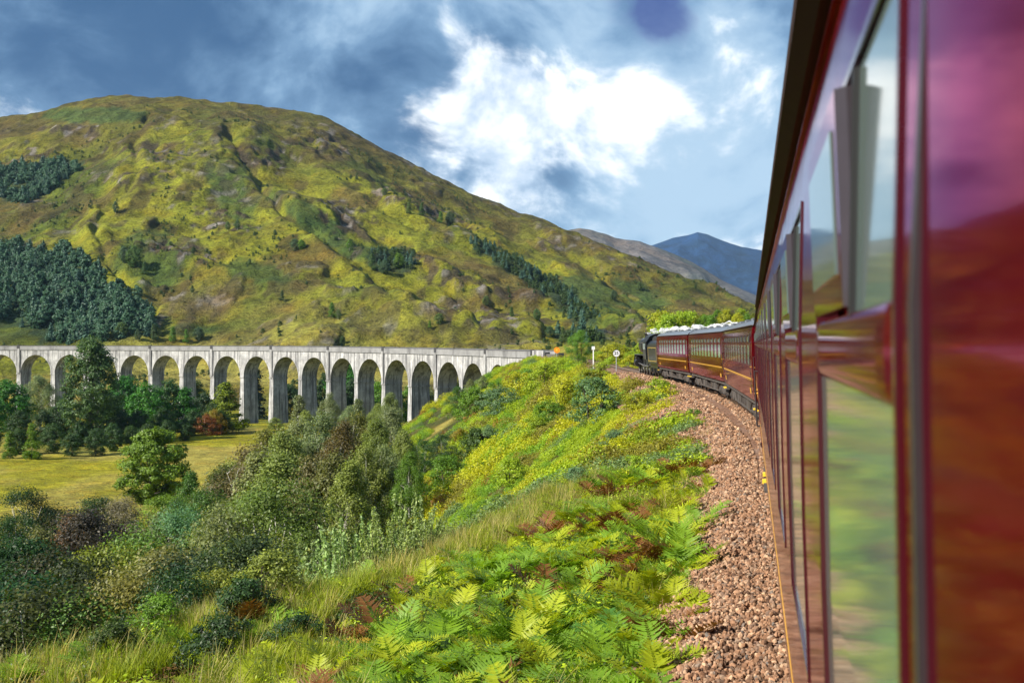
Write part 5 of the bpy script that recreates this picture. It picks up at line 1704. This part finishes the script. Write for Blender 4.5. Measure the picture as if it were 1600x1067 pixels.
# hillside scrub: gorse, heather and bracken tufts, too many to count
ok = np.where((Qg > .02) & (Qg < .9) & (PXg > -40) & (PXg < 1200))
sc_n = fbm(Xg / 40, Yg / 60, 4, 88)[ok]; w = np.clip(sc_n, 0, 1) ** 1.2 * Yg[ok]; k = sel_rng.choice(len(ok[0]), 1500, p=w / w.sum())
x = Xg[ok][k] + sel_rng.uniform(-3, 3, 1500); y = Yg[ok][k] + sel_rng.uniform(-3, 3, 1500)
scatter('hill_scrub', bl, np.stack([x, y, hill_z(x, y)[0] - .5], 1), np.stack([np.zeros(1500), np.zeros(1500), sel_rng.uniform(0, 6.28, 1500)], 1), sel_rng.uniform(.18, .55, 1500), sel_rng.integers(0, 2, 1500))


def hill_hit(px, py):
    c = np.argmin(np.abs(hill_px - px)); r_ = np.argmax(PYg[14:, c] < py) + 14
    return Xg[r_, c], Yg[r_, c]


for (px, py, hpx) in ((518, 498, 24), (528, 502, 18), (686, 512, 18), (672, 515, 12), (180, 335, 20), (210, 420, 34), (195, 412, 26), (225, 432, 20), (460, 395, 20), (470, 390, 16), (440, 470, 16), (300, 460, 14), (372, 360, 18), (355, 362, 16),
                      (640, 335, 18), (660, 338, 20), (690, 348, 18), (705, 352, 22), (580, 425, 26), (625, 420, 24), (600, 430, 22), (545, 392, 18), (880, 535, 24), (860, 530, 18), (925, 532, 22), (840, 505, 18), (760, 480, 16), (800, 495, 16), (960, 470, 16), (1000, 455, 14), (240, 532, 26), (215, 536, 20), (270, 534, 24), (310, 535, 22), (290, 536, 20), (190, 530, 24), (600, 306, 12)):
    x, y = hill_hit(px, py)
    plant('hill_tree', random.choice(('dense', 'birch', 'young')), x, y, hpx / FPX * y, random.choice((C_MID, (.07, .13, .04), (.06, .11, .06), (.09, .15, .05))), 'small dark tree dotted on the grassy hillside', 'tree', 'lone trees on the hillside', 1.0)
# ------------------------------------------------------------------ bank cover: bracken, grass, ferns
def strew(n, s0, s1, u0, u1, upow=1.0, seed=0):
    r = np.random.default_rng(seed); s = r.uniform(s0, s1, n); u = u0 + (u1 - u0) * r.random(n) ** upow
    x = np.interp(s, TS, TRK[:, 0]); y = np.interp(s, TS, TRK[:, 1])
    fx = np.interp(s + .5, TS, TRK[:, 0]) - np.interp(s - .5, TS, TRK[:, 0]); fy = np.interp(s + .5, TS, TRK[:, 1]) - np.interp(s - .5, TS, TRK[:, 1])
    x = x - fy * u; y = y + fx * u
    px = CX + FPX * x / np.maximum(y, .1)
    return x, y, u, s, px


def ok_view(x, y, px, lo=-160, hi=1330):
    return (y > 7.0) & (px > lo) & (px < hi)


def edge_u(x, y, s):
    """ragged edge where the plants meet the ballast"""
    return 2.30 + .45 * sstep(15, 26, s) + .95 * sstep(24, 60, s) + .55 * fbm(x / 2.2, y / 2.2, 3, 91) + .25 * fbm(x / .6, y / .6, 2, 92)


f_y = leaf_mat('bracken_yellow', (.30, .36, .016), .42, .45); f_g = leaf_mat('bracken_green', (.15, .27, .020), .40, .45); f_b = leaf_mat('bracken_brown', (.15, .065, .018), .28, .5); f_d = leaf_mat('fern_dark', (.06, .16, .022), .32, .4)
FC = [clump_of_fronds(401, 8, f_y), clump_of_fronds(402, 8, f_y), clump_of_fronds(403, 8, f_g), clump_of_fronds(404, 7, f_g), clump_of_fronds(405, 7, f_b), clump_of_fronds(406, 7, f_y)]
x, y, u, s, px = strew(4800, 8, 36, 2.1, 15.5, 1.0, 1)
dens = fbm(x / 3.5, y / 3.5, 3, 95) + .25 * sstep(8, 4.5, u) - .34 * sstep(5.5, 8, u) + .50 * sstep(420, 250, px) * sstep(6, 9, u)
k = ok_view(x, y, px) & (u > edge_u(x, y, s)) & (dens > .06)
x, y, u, s = x[k], y[k], u[k], s[k]; n = len(x); r = np.random.default_rng(3)
tone = fbm(x / 2.6, y / 2.6, 3, 96) + r.normal(size=n) * .22
idx = np.where(tone > .30, 4, np.where(tone > .05, r.choice([0, 1, 5], n), np.where(tone > -.25, r.choice([0, 2, 5], n), r.choice([2, 3], n))))
scatter('bracken', FC, np.stack([x, y, ground_z(x, y) - .05], 1), np.stack([r.normal(size=n) * .12, r.normal(size=n) * .12, r.uniform(0, 6.28, n)], 1), r.uniform(.48, .92, n), idx)

# mid and far bank: bracken mass as leafy mounds
cols = [('bank_lime', (.27, .37, .015)), ('bank_yellow', (.36, .38, .013)), ('bank_green', (.15, .28, .018)), ('bank_olive', (.21, .205, .026)), ('bank_blue', (.14, .22, .075)), ('bank_rust', (.22, .115, .020))]
MM = []
for j, (nm, c) in enumerate(cols):
    m_ = leaf_mat(nm, c, .35, .5)
    MM += [leafy_mound(500 + j, m_, 900, .85, .75, .05), leafy_mound(520 + j, m_, 900, .75, .95, .055)]
x1, y1, u1, s1, p1_ = strew(5200, 30, 95, 3.0, 30, 1.25, 11); x2, y2, u2, s2, p2_ = strew(9500, 90, S_ABUT + 6, 3.2, 62, 1.25, 12)
x = np.concatenate([x1, x2]); y = np.concatenate([y1, y2]); u = np.concatenate([u1, u2]); s = np.concatenate([s1, s2]); px = np.concatenate([p1_, p2_])
sc = np.concatenate([np.full(len(x1), .85), np.full(len(x2), 1.45)])
z = ground_z(x, y)
k = ok_view(x, y, px) & (u > edge_u(x, y, s) + .35 * (s > 85)) & (z > -17.5) & (fbm(x / 5, y / 5, 3, 97) > -.35) & ~((s < 62) & (u > 12.5))
k &= ~((y > 175) & (z < -7) & (fbm(x / 9, y / 9, 3, 98) > -.2))
x, y, z, u, s, sc = x[k], y[k], z[k], u[k], s[k], sc[k]; n = len(x); r = np.random.default_rng(13)
tone = fbm(x / 7, y / 7, 4, 99); t2 = fbm(x / 5 + 40, y / 5, 3, 100)
ci = np.where(tone > .22, 1, np.where(tone > -.05, 0, np.where(tone > -.3, 2, 0)))
ci = np.where(t2 > .34, 4, np.where(t2 < -.36, 3, ci)); ci = np.where(r.random(n) < .025, 5, ci)
scatter('bank_undergrowth', MM, np.stack([x, y, z - .15], 1), np.stack([r.normal(size=n) * .1, r.normal(size=n) * .1, r.uniform(0, 6.28, n)], 1), sc * r.uniform(.45, 1.05, n) * (1 + .9 * np.clip(fbm(x / 4.5, y / 4.5, 3, 104), -.4, 1)), ci * 2 + r.integers(0, 2, n))

m_l = leaf_mat('bramble_leaf', (.050, .085, .014), .3, .6); m_b = leaf_mat('dead_litter', (.10, .055, .020), .2, .6)
TG = [leafy_mound(541, m_l, 420, .5, .40, .028), leafy_mound(542, m_b, 380, .45, .28, .030), leafy_mound(543, MM[0].materials[0], 420, .45, .45, .028)]
x, y, u, s, px = strew(3600, 8, 38, 2.2, 15.5, 1.0, 31); k = ok_view(x, y, px) & (u > edge_u(x, y, s) - .1); x, y = x[k], y[k]; n = len(x); r = np.random.default_rng(33)
scatter('undergrowth', TG, np.stack([x, y, ground_z(x, y) - .05], 1), np.stack([np.zeros(n), np.zeros(n), r.uniform(0, 6.28, n)], 1), r.uniform(.5, 1.2, n), r.choice([0, 0, 1, 1, 2], n))

# grass on the near bank, and a dry fringe at the ballast edge
g1 = leaf_mat('grass_green', (.20, .26, .018), .35, .5, .6); g2 = leaf_mat('grass_straw', (.34, .30, .11), .3, .4, .7); g3 = leaf_mat('grass_fresh', (.27, .33, .015), .35, .4, .6)
GT = [grass_tuft(601, g1), grass_tuft(602, g1, 80, .8), grass_tuft(603, g2, 50, .95, .2, .5), grass_tuft(604, g3, 80, .75), grass_tuft(605, g2, 60, .45, .25, .8)]
x, y, u, s, px = strew(9000, 8, 34, 3.0, 16.5, .8, 21)
gm = fbm(x / 3.2, y / 3.2, 3, 101) + .70 * sstep(4.8, 7.5, u) - .35 - .55 * sstep(420, 250, px) * sstep(6, 9, u)
k = ok_view(x, y, px) & (gm > -.14) & (u > edge_u(x, y, s) + .3)
x, y, u, s = x[k], y[k], u[k], s[k]; n = len(x); r = np.random.default_rng(23)
idx = np.where(r.random(n) < .16, 2, r.choice([0, 1, 3, 3], n))
xe, ye, ue, se, pe = strew(1500, 9, 75, 2.2, 4.6, 1.0, 22); ke = ok_view(xe, ye, pe) & (np.abs(ue - edge_u(xe, ye, se)) < .55) & (fbm(xe / 1.5, ye / 1.5, 2, 103) > -.1)
xe, ye = xe[ke], ye[ke]; ne = len(xe)
X_ = np.concatenate([x, xe]); Y_ = np.concatenate([y, ye]); N_ = n + ne
scatter('grass', GT, np.stack([X_, Y_, ground_z(X_, Y_) - .04], 1), np.stack([np.zeros(N_), np.zeros(N_), r.uniform(0, 6.28, N_)], 1), np.concatenate([r.uniform(.45, .95, n), r.uniform(.35, .8, ne)]), np.concatenate([idx, r.choice([4, 4, 2, 1], ne)]))

# single ferns near the camera, frond by frond
FR = {}
for nm, m_ in (('yellow', f_y), ('green', f_g), ('brown', f_b), ('dark', f_d), ('gold', leaf_mat('fern_gold', (.36, .22, .015), .4, .4))):
    FR[nm] = [tri_mesh('frond', *frond_arrays(700 + j * 7 + len(nm), 1.0, 16, 8, dr, wd_), m_) for j, (dr, wd_) in enumerate(((.35, .36), (.55, .40), (.75, .34)))]


def fern(x, y, tone, size, label, group=None, n=8, tilt=0.0):
    e = empty('fern', (x, y, gz(x, y) - .04), random.uniform(0, 6.28)); tag(e, label, 'fern', group)
    for k in range(n):
        o = link('frond', random.choice(FR[tone]), e)
        o.location = (0, 0, random.uniform(.02, .28) * size); o.rotation_euler = (random.uniform(-.25, .25), -random.uniform(.05, .75), k * 2.4 + random.uniform(-.5, .5)); sz = size * random.uniform(.75, 1.15); o.scale = (sz, sz, sz)
    return e


rf = random.Random(31)
FERN_LAB = {'yellow': 'yellow-green bracken fern on the near bank beside the ballast', 'green': 'fresh green bracken fern on the near bank', 'brown': 'withered rust-brown bracken fern on the near bank', 'gold': 'small golden-yellow fern turning colour on the near bank', 'dark': 'deep green fern drooping over the shaded ballast edge'}
cnt = 0
for k in range(900):
    s = rf.uniform(9, 21); u = rf.uniform(2.3, 9.5); p, f = trk(s); x = p[0] - f[1] * u; y = p[1] + f[0] * u
    px = CX + FPX * x / y
    if y < 8 or px < -60 or px > 1130 or u < float(edge_u(np.array([x]), np.array([y]), np.array([s]))[0]) + .1:
        continue
    py = HY + FPX * (EYE - gz(x, y) - .5) / y
    if py > 1120 or py < 760 or cnt >= 110 or (u > 7 and rf.random() < .6):
        continue
    tn = rf.choices(('yellow', 'green', 'brown'), (5, 3, 1.3))[0]
    fern(x, y, tn, rf.uniform(.42, .72), FERN_LAB[tn], tn + ' bracken ferns on the near bank', rf.choice((6, 7, 8, 9))); cnt += 1
for (px, py, tn, sz) in ((960, 1010, 'dark', .62), (985, 975, 'dark', .6), (1005, 1020, 'green', .55), (1010, 960, 'green', .6), (975, 1050, 'yellow', .55), (905, 1066, 'green', .6), (1000, 915, 'green', .6)):
    x, y, z = hit(px, py + 25)
    fern(x, y, tn, sz, FERN_LAB['dark'] if tn == 'dark' else FERN_LAB[tn], (tn if tn != 'dark' else 'deep green') + (' bracken ferns on the near bank' if tn != 'dark' else ' ferns at the ballast edge'), 8)
for (px, py, tn, sz, lab) in ((620, 1062, 'yellow', .6, None), (720, 1068, 'yellow', .6, None), (60, 1010, 'green', .65, None), (250, 985, 'green', .7, None), (300, 1010, 'green', .6, None), (150, 1040, 'green', .6, None), (20, 1060, 'green', .6, None), (545, 1020, 'gold', .42, 1), (560, 1045, 'gold', .4, 1), (100, 1005, 'gold', .4, 1), (75, 1025, 'gold', .38, 1)):
    x, y, z = hit(px, py + 20)
    fern(x, y, tn, sz, FERN_LAB[tn], tn + ' bracken ferns on the near bank', 8)

for s in np.arange(9.5, 23, .62):
    u = float(edge_u(np.array([trk(s)[0][0] - 3]), np.array([trk(s)[0][1]]), np.array([s]))[0]) + rf.uniform(.05, .5); p, f = trk(s); x = p[0] - f[1] * u; y = p[1] + f[0] * u
    tn = rf.choice(('yellow', 'green', 'green')); fern(x, y, tn, rf.uniform(.6, .85), FERN_LAB[tn], tn + ' bracken ferns on the near bank', 9)

for (px, py, h_, c_) in ((15, 1000, 1.3, C_DARK), (70, 985, 1.1, C_MID), (135, 1000, 1.2, (.05, .10, .02)), (200, 975, 1.4, C_DARK), (250, 1010, .9, C_MID), (330, 985, 1.2, (.06, .085, .025)), (385, 1000, 1.0, C_DARK), (420, 960, 1.1, C_OLIVE), (40, 1050, .9, (.06, .12, .02)), (180, 1050, .8, (.05, .09, .02)), (350, 1045, .8, C_DARK), (470, 1030, .7, C_DARK)):
    x, y, z = hit(px, py)
    plant('bramble_bush', 'shrub', x, y, h_, c_, tone_word(c_) + ' low bramble bush on the near bank at the lower left', 'bush', 'brambles at the lower left', 1.1, sink=.1)

# ------------------------------------------------------------------ lineside signs
def post_sign(name, px, py, depth, label, builder):
    p = pix(px, py, depth); g = gz(p.x, p.y)
    e = empty(name, (p.x, p.y, g), 0.0); tag(e, label, 'sign'); builder(e, p.z - g); return e


def sign25(e, h):
    MB().cyl((0, 0, -.4), (0, 0, h + .3), .045, n=8).build('post', M['steel'], e, True)
    MB().cyl((0, -.075, h), (0, -.045, h), .40, n=32).build('disc', M['white'], e)
    MB().lathe([(0, .37), (0, .41), (.012, .41), (.012, .37)], (0, -.078, h), (0, -1, 0), 32).build('rim', M['rubber'], e)
    cu = bpy.data.curves.new('numerals', 'FONT'); cu.body = '25'; cu.size = .50; cu.align_x = 'CENTER'; cu.align_y = 'CENTER'; cu.extrude = .004; cu.offset = .012
    cu.materials.append(M['signtext'])
    tmp = bpy.data.objects.new('numerals_outline', cu); dg = bpy.context.evaluated_depsgraph_get()
    me = bpy.data.meshes.new_from_object(tmp); bpy.data.objects.remove(tmp)
    o = link('numerals', me, e); o.location = (0, -.082, h); o.rotation_euler = (R_(90), 0, 0)


def white_post(e, h):
    MB().box(-.06, .06, -.06, .06, -.4, h - .25).build('post', M['white'], e)
    MB().box(-.20, .20, -.09, -.065, h - .27, h + .15).build('plate', M['white'], e, bevel=.01)


def orange_disc(e, h):
    MB().cyl((0, 0, -.4), (0, 0, h + .2), .05, n=8).build('post', M['steel'], e, True)
    MB().cyl((0, -.08, h), (0, -.055, h), .52, n=28).build('disc', M['orange'], e)
    MB().box(-.12, .12, -.095, -.083, h - .16, h + .16).build('mark', M['yellow'], e)


post_sign('speed_sign', 963, 552, 132, 'round white speed restriction sign reading 25 beside the rails', sign25)
post_sign('marker_post', 927, 543, 150, 'slim white lineside post with a small square plate', white_post)
post_sign('warning_disc', 870, 547, 205, 'orange lineside disc at the end of the viaduct parapet', orange_disc)

# ------------------------------------------------------------------ haze
m, t, out = mat('haze')
pv = t.node('ShaderNodeVolumePrincipled', {'Color': (.45, .70, 1.0), 'Density': 2.6e-5, 'Anisotropy': .1})
t.l.new(pv.outputs[0], out.inputs['Volume'])
haze = MB().box(-14000, 14000, -14000, 14000, -30, 830).build('haze', m, kind='stuff')
